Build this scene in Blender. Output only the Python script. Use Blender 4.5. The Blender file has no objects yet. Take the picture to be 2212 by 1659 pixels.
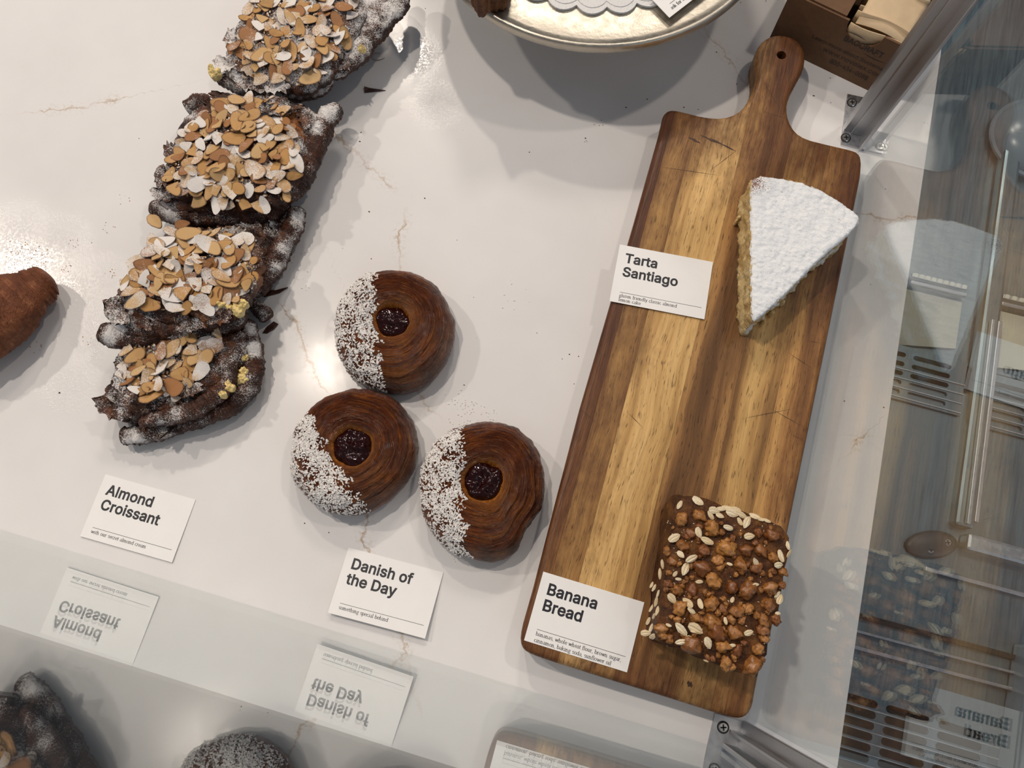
import bpy, bmesh, math, random
import numpy as np
from mathutils import Vector, Matrix, Euler, noise
from mathutils.bvhtree import BVHTree

random.seed(7)
SC = bpy.context.scene
COL = SC.collection
PI = math.pi

# ---------------------------------------------------------------- camera
# world: x runs along the front glass, y into the case, z up from the counter top (metres)
EYE = 0.70
FPX = 1731.33
CX, CY = 1106.0, 829.5
_d = np.array([(1109.68 - CX) / FPX, (1273.32 - CY) / FPX, 1.0]); _d /= np.linalg.norm(_d)
_e1 = np.array([1.0, 0, 0]) - _d * _d[0]; _e1 /= np.linalg.norm(_e1)
_e2 = -np.cross(_d, _e1)
if _e2[1] > 0:
    _e2 = -_e2
_th = -0.2789
_X = math.cos(_th) * _e1 + math.sin(_th) * _e2
_Y = -math.sin(_th) * _e1 + math.cos(_th) * _e2
CAMM = np.stack([_X, _Y, -_d], axis=1)          # world vector -> (right, down, forward)
cam_data = bpy.data.cameras.new('camera')
cam_data.sensor_fit = 'HORIZONTAL'
cam_data.sensor_width = 36.0
cam_data.lens = FPX / 2212.0 * 36.0
cam_data.clip_start = 0.01
cam = bpy.data.objects.new('camera', cam_data)
COL.objects.link(cam)
_R = (np.diag([1.0, -1.0, -1.0]) @ CAMM).T
cam.matrix_world = Matrix.Translation((0, 0, EYE)) @ Matrix(_R.tolist()).to_4x4()
SC.camera = cam


def at(px, py, z=0.0):
    """Point of the place at height z that the photograph shows at pixel (px, py)."""
    v = CAMM.T @ np.array([(px - CX) / FPX, (py - CY) / FPX, 1.0])
    t = (z - EYE) / v[2]
    return Vector((v[0] * t, v[1] * t, z))


# ---------------------------------------------------------------- light
SC.view_settings.view_transform = 'Standard'
SC.view_settings.look = 'None'
SC.view_settings.gamma = 1.0
SC.view_settings.use_curve_mapping = False
SC.view_settings.exposure = 0.10
world = bpy.data.worlds.new('room_light')
SC.world = world
world.use_nodes = True
world.node_tree.nodes['Background'].inputs[0].default_value = (0.80, 0.86, 1.0, 1)
world.node_tree.nodes['Background'].inputs[1].default_value = 0.175


def lamp(name, loc, power, radius, col):
    l = bpy.data.lights.new(name, 'POINT')
    l.energy = power
    l.shadow_soft_size = radius
    l.color = col
    o = bpy.data.objects.new(name, l)
    o.location = loc
    COL.objects.link(o)


WARM = (1.0, 0.885, 0.765)
lamp('ceiling_lamp', (-0.78, 0.52, 1.85), 39, 0.035, WARM)
lamp('ceiling_lamp', (-1.88, 0.54, 1.85), 42, 0.04, WARM)
lamp('ceiling_lamp', (-0.93, 1.75, 1.85), 42, 0.04, WARM)
lamp('ceiling_lamp', (0.62, 1.05, 1.95), 20, 0.05, WARM)
lamp('pendant_lamp', (-0.36, 1.95, 1.70), 36, 0.16, WARM)


def area(name, loc, aim, size, power, col):
    l = bpy.data.lights.new(name, 'AREA')
    l.shape = 'RECTANGLE'
    l.size, l.size_y = size
    l.energy = power
    l.color = col
    o = bpy.data.objects.new(name, l)
    o.location = loc
    o.rotation_euler = (Vector(aim) - Vector(loc)).to_track_quat('-Z', 'Y').to_euler()
    COL.objects.link(o)


area('shop_window', (3.2, -1.6, 1.1), (0.3, 0.3, 0.0), (2.2, 1.6), 15, (0.70, 0.84, 1.0))


# ---------------------------------------------------------------- material helpers
class NT:
    def __init__(self, name):
        self.m = bpy.data.materials.new(name)
        self.m.use_nodes = True
        self.t = self.m.node_tree
        self.t.nodes.clear()
        self.out = self.t.nodes.new('ShaderNodeOutputMaterial')

    def n(self, kind, ins=None, out=0, **props):
        nd = self.t.nodes.new('ShaderNode' + kind)
        for k, v in props.items():
            setattr(nd, k, v)
        for k, v in (ins or {}).items():
            s = nd.inputs[k]
            if isinstance(v, bpy.types.NodeSocket):
                self.t.links.new(v, s)
            elif isinstance(v, (tuple, list)) and len(v) == 3 and s.type == 'RGBA':
                s.default_value = (*v, 1)
            else:
                s.default_value = v
        return nd.outputs[out]

    def math(self, op, a, b=0.0, c=0.0, clamp=False):
        return self.n('Math', {0: a, 1: b, 2: c}, operation=op, use_clamp=clamp)

    def ramp(self, v, lo, hi, a=0.0, b=1.0):
        return self.n('MapRange', {'Value': v, 'From Min': lo, 'From Max': hi, 'To Min': a, 'To Max': b}, clamp=True)

    def mix(self, f, a, b, blend='MIX'):
        nd = self.t.nodes.new('ShaderNodeMix')
        nd.data_type = 'RGBA'
        nd.blend_type = blend
        for s, v in ((nd.inputs[0], f), (nd.inputs[6], a), (nd.inputs[7], b)):
            if isinstance(v, bpy.types.NodeSocket):
                self.t.links.new(v, s)
            elif isinstance(v, (tuple, list)):
                s.default_value = (*v[:3], 1)
            else:
                s.default_value = v
        return nd.outputs[2]

    def noise(self, scale, vec=None, detail=3.0, rough=0.55, dist=0.0):
        ins = {'Scale': scale, 'Detail': detail, 'Roughness': rough, 'Distortion': dist}
        if vec is not None:
            ins['Vector'] = vec
        return self.n('TexNoise', ins)

    def obj(self):
        return self.n('TexCoord', out=3)

    def scaled(self, vec, s):
        return self.n('Mapping', {'Vector': vec, 'Scale': s})

    def bump(self, h, strength, dist):
        return self.n('Bump', {'Height': h, 'Strength': strength, 'Distance': dist})

    def pbsdf(self, col, rough, normal=None, metal=0.0, **extra):
        ins = {'Base Color': col, 'Roughness': rough, 'Metallic': metal}
        if normal is not None:
            ins['Normal'] = normal
        for k, v in extra.items():
            ins[k.replace('_', ' ')] = v
        return self.n('BsdfPrincipled', ins)

    def done(self, sh):
        self.t.links.new(sh, self.out.inputs[0])
        return self.m


def plain(name, col, rough=0.6, metal=0.0, vary=0.06, scale=40.0, bump=0.0, **extra):
    k = NT(name)
    nz = k.noise(scale, k.obj())
    c = k.mix(k.ramp(nz, 0.3, 0.7), tuple(x * (1 - vary) for x in col), tuple(min(1, x * (1 + vary)) for x in col))
    nrm = k.bump(nz, 1.0, bump) if bump else None
    return k.done(k.pbsdf(c, rough, nrm, metal, **extra))


# ---------------------------------------------------------------- object helpers
def origin(o):
    v = Vector((0, 0, 0))
    while o is not None:
        v += o.location
        o = o.parent
    return v


def thing(name, label, cat, loc, group=None):
    o = bpy.data.objects.new(name, None)
    o.empty_display_size = 0.02
    o.location = loc
    COL.objects.link(o)
    o['label'] = label
    o['category'] = cat
    if group:
        o['group'] = group
    return o


def mesh_obj(name, verts, faces, mat, parent=None, smooth=True, label=None):
    """verts are in world metres; the object sits in its parent's frame (roots only translate)."""
    og = origin(parent) if parent is not None else Vector((0, 0, 0))
    me = bpy.data.meshes.new(name)
    v = np.asarray([tuple(p) for p in verts], dtype=float) - np.array(og)
    me.from_pydata(v.tolist(), [], [tuple(f) for f in faces])
    if smooth:
        me.polygons.foreach_set('use_smooth', [True] * len(me.polygons))
    me.materials.append(mat)
    me.update()
    o = bpy.data.objects.new(name, me)
    COL.objects.link(o)
    if parent is not None:
        o.parent = parent
    if label:
        o['label'] = label
    return o


def bm_obj(name, bm, mat, parent=None, smooth=False, label=None):
    og = origin(parent) if parent is not None else Vector((0, 0, 0))
    bmesh.ops.translate(bm, verts=bm.verts, vec=-og)
    bmesh.ops.recalc_face_normals(bm, faces=bm.faces)
    me = bpy.data.meshes.new(name)
    bm.to_mesh(me)
    bm.free()
    if smooth:
        me.polygons.foreach_set('use_smooth', [True] * len(me.polygons))
    me.materials.append(mat)
    o = bpy.data.objects.new(name, me)
    COL.objects.link(o)
    if parent is not None:
        o.parent = parent
    if label:
        o['label'] = label
    return o


def put(name, me, parent, loc, rot, scale=(1, 1, 1)):
    """A piece that shares mesh data: loc in world metres."""
    o = bpy.data.objects.new(name, me)
    COL.objects.link(o)
    og = Vector((0, 0, 0))
    if parent is not None:
        o.parent = parent
        og = origin(parent)
    o.location = Vector(loc) - og
    o.rotation_mode = 'QUATERNION'
    o.rotation_quaternion = rot
    o.scale = scale
    return o


def attr(o, name, vals):
    a = o.data.attributes.new(name, 'FLOAT', 'POINT')
    a.data.foreach_set('value', np.asarray(vals, dtype=np.float32))


def tag(o, label=None, cat=None, group=None, kind=None):
    for k, v in (('label', label), ('category', cat), ('group', group), ('kind', kind)):
        if v:
            o[k] = v
    return o


def box_bm(bm, c, s, rz=0.0, bevel=0.0):
    r = bmesh.ops.create_cube(bm, size=1.0)
    m = Matrix.Translation(c) @ Matrix.Rotation(rz, 4, 'Z') @ Matrix.Diagonal((*s, 1))
    bmesh.ops.transform(bm, matrix=m, verts=r['verts'])
    if bevel:
        es = list({e for v in r['verts'] for e in v.link_edges})
        bmesh.ops.bevel(bm, geom=es, offset=bevel, segments=2, affect='EDGES', profile=0.5)


def prism(pts, z0, z1):
    """Solid from a world outline (list of 2D points)."""
    n = len(pts)
    v = [(p[0], p[1], z0) for p in pts] + [(p[0], p[1], z1) for p in pts]
    f = [tuple(range(n - 1, -1, -1)), tuple(range(n, 2 * n))]
    f += [(i, (i + 1) % n, n + (i + 1) % n, n + i) for i in range(n)]
    return v, f


def flat_shape(contours, depth=0.0, res=1):
    """Filled 2D outlines (holes allowed) -> verts, faces; depth = half thickness."""
    cu = bpy.data.curves.new('outline', 'CURVE')
    cu.dimensions = '2D'
    cu.fill_mode = 'BOTH'
    cu.extrude = depth
    for c in contours:
        s = cu.splines.new('POLY')
        s.points.add(len(c) - 1)
        for i, p in enumerate(c):
            s.points[i].co = (p[0], p[1], 0, 1)
        s.use_cyclic_u = True
    o = bpy.data.objects.new('outline', cu)
    COL.objects.link(o)
    dg = bpy.context.evaluated_depsgraph_get()
    me = o.to_mesh(depsgraph=dg)
    v = [tuple(x.co) for x in me.vertices]
    f = [tuple(p.vertices) for p in me.polygons]
    o.to_mesh_clear()
    bpy.data.objects.remove(o)
    bpy.data.curves.remove(cu)
    return v, f


def chaikin(p, it=2):
    p = np.asarray(p, float)
    for _ in range(it):
        q = np.roll(p, -1, axis=0)
        p = np.stack([0.75 * p + 0.25 * q, 0.25 * p + 0.75 * q], 1).reshape(-1, p.shape[1])
    return p


def spline(pts, n):
    """Catmull-Rom through pts, n samples."""
    p = np.asarray([tuple(x) for x in pts], float)
    p = np.vstack([2 * p[0] - p[1], p, 2 * p[-1] - p[-2]])
    m = len(p) - 3
    out = []
    for t in np.linspace(0, m, n):
        i = min(int(t), m - 1)
        u = t - i
        a, b, c, d = p[i:i + 4]
        out.append(0.5 * (2 * b + (c - a) * u + (2 * a - 5 * b + 4 * c - d) * u * u + (3 * b - a - 3 * c + d) * u ** 3))
    return np.array(out)


def radial(outline, c, nth):
    """Radius of a star shaped outline around c at nth angles."""
    p = chaikin(outline, 2) - np.array(c)
    a = np.arctan2(p[:, 1], p[:, 0])
    r = np.hypot(p[:, 0], p[:, 1])
    i = np.argsort(a)
    a, r = a[i], r[i]
    th = np.linspace(-PI, PI, nth, endpoint=False)
    return th, np.interp(th, np.r_[a[-1] - 2 * PI, a, a[0] + 2 * PI], np.r_[r[-1], r, r[0]])


def fr(p, s, seed=0.0, octs=3):
    return noise.fractal(Vector((p[0] * s + seed, p[1] * s - seed * 1.7, p[2] * s + seed * 0.6)), 0.8, 2.1, octs)


def blob(outline, zmid, ztop, zbot, pw=3.0, nr=26, nth=96, lump=0.0, lscale=60.0, fine=0.0, fscale=300.0,
         ragged=0.0, rscale=120.0, seed=0.0, tilt=None, centre=None):
    """Closed lumpy dome over a star shaped outline. tilt(x, y) lifts the whole piece."""
    c = np.mean(np.asarray(outline), axis=0) if centre is None else np.array(centre)
    th, R = radial(outline, c, nth)
    if ragged:
        R = R + np.array([fr((c[0] + r * math.cos(t), c[1] + r * math.sin(t), seed), rscale, seed, 4) * ragged for t, r in zip(th, R)])
    us = 1 - (1 - np.linspace(0, 1, nr)[1:]) ** 2
    V = []
    rings = []
    for u in us:
        rings.append((u, zmid + (ztop - zmid) * (1 - u ** pw) ** (1 / pw)))
    for a in (0.35, 0.7, 1.0):
        rings.append((1 - 0.12 * a * a, zmid - (zmid - zbot) * math.sin(a * PI / 2)))

    def pt(u, z, t, r):
        x, y = c[0] + u * r * math.cos(t), c[1] + u * r * math.sin(t)
        w = max(0.0, (z - zbot) / max(1e-6, ztop - zbot))
        n = fr((x, y, z * 0.6), lscale, seed) * lump * w + fr((x, y, z), fscale, seed + 3) * fine * w
        k = 1 + (n * 0.6 / max(r, 1e-4)) * u
        x, y = c[0] + u * r * k * math.cos(t), c[1] + u * r * k * math.sin(t)
        zz = z + n * (1 - 0.5 * u)
        if tilt:
            zz += tilt(x, y)
        return (x, y, zz)
    V.append(pt(0, rings[0][1], 0, R.mean()))
    for u, z in rings:
        for t, r in zip(th, R):
            V.append(pt(u, z, t, r))
    V.append((c[0], c[1], zbot + (tilt(c[0], c[1]) if tilt else 0)))
    Fc = [(0, 1 + i, 1 + (i + 1) % nth) for i in range(nth)]
    for k in range(len(rings) - 1):
        a, b = 1 + k * nth, 1 + (k + 1) * nth
        Fc += [(a + i, b + i, b + (i + 1) % nth, a + (i + 1) % nth) for i in range(nth)]
    a = 1 + (len(rings) - 1) * nth
    Fc += [(a + (i + 1) % nth, a + i, len(V) - 1) for i in range(nth)]
    return V, Fc


def tube(pts, radii, n=60, seg=20, ridge=0.0, ridges=30, lump=0.0, seed=0.0, squash=1.0):
    """Rounded roll along a path of 3D points, with laminated ridges across it."""
    P = spline(pts, n)
    rr = np.interp(np.linspace(0, 1, n), np.linspace(0, 1, len(radii)), radii)
    V, Fc = [], []
    for i in range(n):
        t = P[min(i + 1, n - 1)] - P[max(i - 1, 0)]
        t /= np.linalg.norm(t)
        s = np.cross(t, [0, 0, 1.0]); s /= np.linalg.norm(s)
        u = np.cross(s, t)
        e = i / (n - 1)
        cap = min(1.0, math.sqrt(max(0.0, 1 - (1 - min(e, 1 - e) / 0.07) ** 2)) if min(e, 1 - e) < 0.07 else 1.0)
        ph = (e * ridges + 0.4 * fr(P[i], 200, seed, 1)) % 1.0
        r0 = rr[i] * (0.12 + 0.88 * cap) + ridge * (ph - 0.5)
        for k in range(seg):
            a = 2 * PI * k / seg
            q = P[i] + (s * math.cos(a) + u * math.sin(a) * squash) * r0
            nz = fr(q, 90, seed) * lump + fr(q, 420, seed, 2) * lump * 0.25
            q = q + (s * math.cos(a) + u * math.sin(a) * squash) * nz
            V.append(tuple(q))
    for i in range(n - 1):
        for k in range(seg):
            a, b = i * seg, (i + 1) * seg
            Fc.append((a + k, a + (k + 1) % seg, b + (k + 1) % seg, b + k))
    Fc.append(tuple(range(seg - 1, -1, -1)))
    Fc.append(tuple(range((n - 1) * seg, n * seg)))
    return V, Fc


def px_outline(pts, z):
    return [tuple(at(x, y, z))[:2] for x, y in pts]

# ---------------------------------------------------------------- materials
def make_quartz():
    k = NT('white_quartz')
    v = k.obj()
    d = k.n('Attribute', {}, out=2, attribute_name='vein')
    w1 = k.noise(55, v, 4, 0.65)
    w2 = k.noise(260, v, 3, 0.7)
    dd = k.math('ADD', d, k.math('MULTIPLY', k.math('SUBTRACT', w1, 0.5), 0.020))
    core = k.ramp(k.math('ABSOLUTE', dd), 0.0002, 0.0016, 1, 0)
    halo = k.ramp(k.math('ABSOLUTE', dd), 0.001, 0.010, 1, 0)
    speck = k.ramp(w2, 0.5, 0.64)
    patch = k.ramp(k.noise(18, v, 2), 0.36, 0.56)
    vein = k.math('MULTIPLY', k.math('ADD', k.math('MULTIPLY', core, 0.75), k.math('MULTIPLY', halo, k.math('MULTIPLY', speck, 0.5)), clamp=True), patch)
    cloud = k.ramp(k.noise(9, v, 3), 0.3, 0.7)
    base = k.mix(cloud, (0.745, 0.725, 0.715), (0.80, 0.785, 0.775))
    fleck = k.ramp(k.noise(420, v, 2), 0.70, 0.76)
    base = k.mix(k.math('MULTIPLY', fleck, 0.22), base, (0.50, 0.44, 0.38))
    col = k.mix(vein, base, (0.50, 0.38, 0.28))
    grease = k.n('Attribute', {}, out=2, attribute_name='grease')
    gn = k.math('MULTIPLY', grease, k.ramp(k.noise(330, v, 4, 0.7), 0.48, 0.6))
    bmp = k.bump(gn, 0.22, 0.0004)
    rough = k.math('SUBTRACT', k.ramp(k.noise(22, v, 3), 0.3, 0.7, 0.14, 0.20), k.math('MULTIPLY', grease, 0.05))
    return k.done(k.pbsdf(col, rough, bmp, Specular_IOR_Level=k.math('MULTIPLY_ADD', grease, 0.30, 0.12)))


def make_glass():
    k = NT('clear_glass')
    g = k.t.nodes.new('ShaderNodeNewGeometry')
    dp = k.n('VectorMath', {0: g.outputs['Incoming'], 1: g.outputs['Normal']}, out=1, operation='DOT_PRODUCT')
    c = k.math('ABSOLUTE', dp)
    fres = k.math('MULTIPLY_ADD', k.math('POWER', k.math('SUBTRACT', 1.0, c, clamp=True), 5.0), 0.94, 0.06)
    smear = k.ramp(k.noise(14, k.obj(), 4), 0.35, 0.75)
    gl = k.n('BsdfGlossy', {'Color': (0.97, 0.985, 0.98), 'Roughness': 0.0})
    tr = k.n('BsdfTransparent', {'Color': (0.975, 0.990, 0.985)})
    film = k.n('BsdfDiffuse', {'Color': (0.8, 0.85, 0.9)})
    tr2 = k.n('MixShader', {0: k.math('MULTIPLY', smear, 0.015), 1: tr, 2: film})
    return k.done(k.n('MixShader', {0: fres, 1: tr2, 2: gl}))


def make_metal(name, col, rough, stretch=(1, 1, 1), scale=200, amp=0.10, bump=0.0):
    k = NT(name)
    v = k.scaled(k.obj(), stretch)
    nz = k.noise(scale, v, 4, 0.65)
    big = k.noise(14, k.obj(), 3)
    c = k.mix(k.ramp(nz, 0.3, 0.7), tuple(x * (1 - amp) for x in col), tuple(min(1, x * (1 + amp)) for x in col))
    r = k.math('ADD', k.ramp(nz, 0.3, 0.7, rough * 0.75, rough * 1.2), k.ramp(big, 0.3, 0.7, -0.04, 0.06))
    return k.done(k.pbsdf(c, r, k.bump(nz, 1.0, bump) if bump else None, 1.0))


def make_wood(name, dark, mid, light, seed, streak=0.5):
    k = NT(name)
    o = k.n('VectorMath', {0: k.obj(), 1: (seed, seed * 2.3, 0)}, operation='ADD')
    warp = k.noise(7, o, 2)
    o2 = k.n('VectorMath', {0: o, 1: k.n('CombineXYZ', {0: k.math('MULTIPLY', warp, 0.016), 1: 0.0, 2: 0.0})}, operation='ADD')
    bands = k.noise(55, k.scaled(o2, (1, 0.045, 0.3)), 4, 0.6)
    fine = k.noise(420, k.scaled(o2, (1, 0.05, 0.3)), 3, 0.7)
    pores = k.noise(900, k.scaled(o2, (1, 0.09, 0.3)), 2, 0.6)
    c = k.mix(k.ramp(bands, 0.34, 0.52), dark, mid)
    c = k.mix(k.ramp(bands, 0.48, 0.68), c, light)
    c = k.mix(k.math('MULTIPLY', k.ramp(fine, 0.45, 0.68), 0.45), c, tuple(x * 0.55 for x in mid))
    c = k.mix(k.math('MULTIPLY', k.ramp(pores, 0.60, 0.68), 0.75), c, tuple(x * 0.35 for x in dark))
    # stain of years of oil: blotches that are darker near the handle, the corners and the left edge
    st = k.n('Attribute', {}, out=2, attribute_name='stain')
    blot = k.noise(28, k.scaled(o, (1, 0.55, 1)), 4, 0.6)
    blot2 = k.noise(120, k.scaled(o, (1.4, 0.6, 1)), 3, 0.7)
    sf = k.ramp(k.math('ADD', k.math('ADD', st, k.math('MULTIPLY', k.math('SUBTRACT', blot, 0.5), 1.5)), k.math('MULTIPLY', k.math('SUBTRACT', blot2, 0.5), 0.7)), 0.25, 0.95)
    c = k.mix(k.math('MULTIPLY', sf, 0.86), c, k.mix(k.ramp(fine, 0.4, 0.65), (0.125, 0.042, 0.014), (0.045, 0.013, 0.006)))
    h = k.math('ADD', k.math('MULTIPLY', pores, -0.6), k.math('MULTIPLY', fine, -0.3))
    r = k.ramp(fine, 0.3, 0.7, 0.36, 0.50)
    return k.done(k.pbsdf(c, r, k.bump(h, 0.7, 0.0006), Specular_IOR_Level=0.28))


def make_crust(name, c_lo, c_mid, c_hi, rough=0.45, sugar=0.0, stripe=0.0):
    """Baked pastry; 'dust' attribute says where icing sugar has been sifted."""
    k = NT(name)
    v = k.obj()
    n1 = k.noise(75, v, 5, 0.65)
    n2 = k.noise(420, v, 3, 0.7)
    n3 = k.noise(260, k.scaled(v, (1, 1, 3.5)), 3, 0.65)
    c = k.mix(k.ramp(n1, 0.36, 0.54), c_lo, c_mid)
    c = k.mix(k.math('MULTIPLY', k.ramp(n1, 0.52, 0.72), 0.85), c, c_hi)
    c = k.mix(k.math('MULTIPLY', k.ramp(n2, 0.5, 0.72), 0.5), c, c_lo)
    h = k.math('ADD', k.math('MULTIPLY', n1, 1.2), k.math('ADD', k.math('MULTIPLY', n3, 0.7), k.math('MULTIPLY', n2, 0.35)))
    if stripe:
        al = k.n('Attribute', {}, out=2, attribute_name='along')
        sv = k.n('CombineXYZ', {0: al, 1: k.math('MULTIPLY', n1, 0.004), 2: 0.0})
        s0 = k.noise(520, sv, 3, 0.6)
        c = k.mix(k.math('MULTIPLY', k.ramp(s0, 0.42, 0.62), stripe), c, c_lo)
        c = k.mix(k.math('MULTIPLY', k.ramp(s0, 0.60, 0.70), stripe * 0.6), c, c_hi)
        h = k.math('ADD', h, k.math('MULTIPLY', s0, 1.1))
    gd = k.n('Attribute', {}, out=2, attribute_name='gold')
    c = k.mix(gd, c, k.mix(k.ramp(n2, 0.35, 0.65), (0.32, 0.11, 0.022), (0.17, 0.05, 0.012)))
    nrm = k.bump(h, 0.9, 0.0018)
    rgh = k.ramp(n2, 0.3, 0.7, rough - 0.08, rough + 0.12)
    if sugar:
        g = k.t.nodes.new('ShaderNodeNewGeometry')
        up = k.n('SeparateXYZ', {0: g.outputs['Normal']}, out=2)
        du = k.n('Attribute', {}, out=2, attribute_name='dust')
        s1 = k.noise(60, v, 4, 0.6)
        s2 = k.noise(900, v, 3, 0.75)
        a = k.math('ADD', k.math('MULTIPLY', k.math('SUBTRACT', s1, 0.5), 1.7), k.math('MULTIPLY', k.math('SUBTRACT', s2, 0.5), 1.9))
        f = k.ramp(k.math('ADD', a, k.math('SUBTRACT', du, 0.5)), -0.04, 0.34)
        f = k.math('MULTIPLY', f, k.ramp(up, 0.05, 0.45))
        c = k.mix(k.math('MULTIPLY', f, sugar), c, (0.80, 0.77, 0.75))
        rgh = k.math('ADD', rgh, k.math('MULTIPLY', f, 0.35), clamp=True)
    return k.done(k.pbsdf(c, rgh, nrm, Specular_IOR_Level=0.30))


def make_danish_crust():
    k = NT('glazed_danish_crust')
    v = k.n('Attribute', {}, out=1, attribute_name='swirl')
    long = k.noise(1.0, k.scaled(v, (30, 1.6, 1)), 4, 0.65)
    fine = k.noise(1.0, k.scaled(v, (130, 4, 1)), 3, 0.7)
    blot = k.noise(45, k.obj(), 4, 0.6)
    c = k.mix(k.ramp(k.math('MULTIPLY_ADD', blot, 0.7, k.math('MULTIPLY', long, 0.5)), 0.42, 0.72), (0.036, 0.006, 0.002), (0.19, 0.042, 0.006))
    c = k.mix(k.math('MULTIPLY', k.ramp(long, 0.54, 0.72), 0.8), c, (0.46, 0.150, 0.022))
    c = k.mix(k.math('MULTIPLY', k.ramp(fine, 0.5, 0.7), 0.85), c, (0.040, 0.010, 0.004))
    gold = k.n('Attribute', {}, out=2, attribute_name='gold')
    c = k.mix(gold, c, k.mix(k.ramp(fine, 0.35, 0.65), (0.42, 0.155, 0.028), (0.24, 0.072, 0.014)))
    toast = k.n('Attribute', {}, out=2, attribute_name='toast')
    c = k.mix(k.math('MULTIPLY', toast, 0.85), c, (0.045, 0.014, 0.007))
    h = k.math('ADD', k.math('MULTIPLY', long, 0.9), k.math('MULTIPLY', fine, 0.7))
    nrm = k.bump(h, 1.0, 0.0030)
    r = k.ramp(k.noise(160, k.obj(), 3), 0.35, 0.65, 0.19, 0.36)
    return k.done(k.pbsdf(c, r, nrm, Coat_Weight=0.22, Coat_Roughness=0.16, Coat_Normal=nrm, Specular_IOR_Level=0.35))


def make_almond():
    k = NT('sliced_almond')
    rnd = k.n('ObjectInfo', {}, out=5)
    rim = k.n('Attribute', {}, out=2, attribute_name='rim')
    v = k.obj()
    gold = k.mix(rnd, (0.55, 0.29, 0.09), (0.64, 0.42, 0.19))
    toasted = k.mix(k.math('GREATER_THAN', k.math('FRACT', k.math('MULTIPLY', rnd, 7.31)), 0.78), gold, (0.36, 0.155, 0.05))
    n = k.noise(260, v, 3)
    c = k.mix(k.math('MULTIPLY', k.ramp(n, 0.45, 0.7), 0.4), toasted, (0.42, 0.20, 0.06))
    c = k.mix(k.math('MULTIPLY', rim, 0.9), c, (0.13, 0.05, 0.022))
    g = k.t.nodes.new('ShaderNodeNewGeometry')
    up = k.n('SeparateXYZ', {0: g.outputs['Normal']}, out=2)
    w = k.n('VectorMath', {0: g.outputs['Position'], 1: (0, 0, 0)}, operation='ADD')
    s1 = k.noise(46, w, 3)
    s2 = k.noise(1000, w, 3, 0.75)
    per = k.math('MULTIPLY', k.math('SUBTRACT', k.math('FRACT', k.math('MULTIPLY', rnd, 13.7)), 0.52), 1.25)
    a = k.math('ADD', k.math('MULTIPLY', k.math('SUBTRACT', s1, 0.5), 1.6), k.math('ADD', per, k.math('MULTIPLY', k.math('SUBTRACT', s2, 0.5), 1.6)))
    f = k.math('MULTIPLY', k.ramp(a, -0.02, 0.42), k.ramp(up, 0.1, 0.5))
    c = k.mix(k.math('MULTIPLY', f, 0.93), c, (0.83, 0.80, 0.77))
    r = k.math('MULTIPLY_ADD', f, 0.4, 0.36)
    return k.done(k.pbsdf(c, r, k.bump(n, 0.4, 0.0006)))


def make_random(name, a, b, c3, rough, scale=300, bump=0.0006, coat=0.0):
    k = NT(name)
    rnd = k.n('ObjectInfo', {}, out=5)
    n = k.noise(scale, k.obj(), 4, 0.65)
    c = k.mix(rnd, a, b)
    c = k.mix(k.math('MULTIPLY', k.ramp(n, 0.44, 0.66), 0.7), c, c3)
    return k.done(k.pbsdf(c, rough, k.bump(n, 0.8, bump), Coat_Weight=coat, Coat_Roughness=0.2))


def make_icing():
    k = NT('icing_sugar')
    v = k.obj()
    n1 = k.noise(170, k.scaled(v, (0.6, 1.5, 1)), 4, 0.7)
    n2 = k.noise(900, v, 3, 0.7)
    bare = k.n('Attribute', {}, out=2, attribute_name='bare')
    f = k.ramp(k.math('ADD', bare, k.math('MULTIPLY', k.math('SUBTRACT', n2, 0.5), 2.0)), 0.5, 0.75)
    c = k.mix(f, k.mix(k.ramp(n1, 0.3, 0.7), (0.88, 0.90, 0.93), (0.95, 0.96, 0.97)), (0.26, 0.11, 0.06))
    h = k.math('ADD', n1, k.math('MULTIPLY', n2, 0.5))
    return k.done(k.pbsdf(c, 0.9, k.bump(h, 0.8, 0.0016)))


M_QUARTZ = make_quartz()
M_GLASS = make_glass()
M_STEEL = make_metal('brushed_steel', (0.20, 0.265, 0.29), 0.44, (1, 0.04, 1), 300, 0.14)
M_ALU = make_metal('spun_aluminium', (0.50, 0.46, 0.39), 0.42, (1, 1, 1), 120, 0.10, 0.0003)
M_POST = make_metal('satin_aluminium', (0.50, 0.51, 0.53), 0.42, (1, 1, 0.05), 260, 0.08)
M_SCREW = make_metal('screw_steel', (0.55, 0.55, 0.54), 0.30)
M_DARK = plain('dark_gap', (0.015, 0.015, 0.016), 0.8)
M_FLOOR = plain('dark_floor', (0.030, 0.032, 0.036), 0.55, vary=0.2, scale=6)
M_CARD = plain('card_paper', (0.87, 0.855, 0.84), 0.55, vary=0.012, scale=60)
M_INK = plain('black_ink', (0.010, 0.011, 0.018), 0.5, vary=0.0)
M_KRAFT = plain('kraft_board', (0.135, 0.064, 0.026), 0.7, vary=0.10, scale=180, bump=0.0002)
M_KRAFT_INK = plain('brown_ink', (0.022, 0.014, 0.010), 0.6, vary=0.0)
M_BAG = plain('tan_bag_paper', (0.62, 0.46, 0.28), 0.6, vary=0.06, scale=90)
M_JAM = plain('dark_jam', (0.014, 0.0012, 0.0012), 0.06, vary=0.3, scale=90, bump=0.0009, Specular_IOR_Level=0.30)
M_COCO = plain('desiccated_coconut', (0.80, 0.77, 0.74), 0.7, vary=0.08, scale=500)
M_CREAM = plain('almond_cream', (0.78, 0.60, 0.25), 0.45, vary=0.18, scale=160, bump=0.0012)
M_CROIS = make_crust('dark_croissant_crust', (0.016, 0.006, 0.004), (0.065, 0.021, 0.009), (0.20, 0.070, 0.020), 0.38, 0.95)
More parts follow.
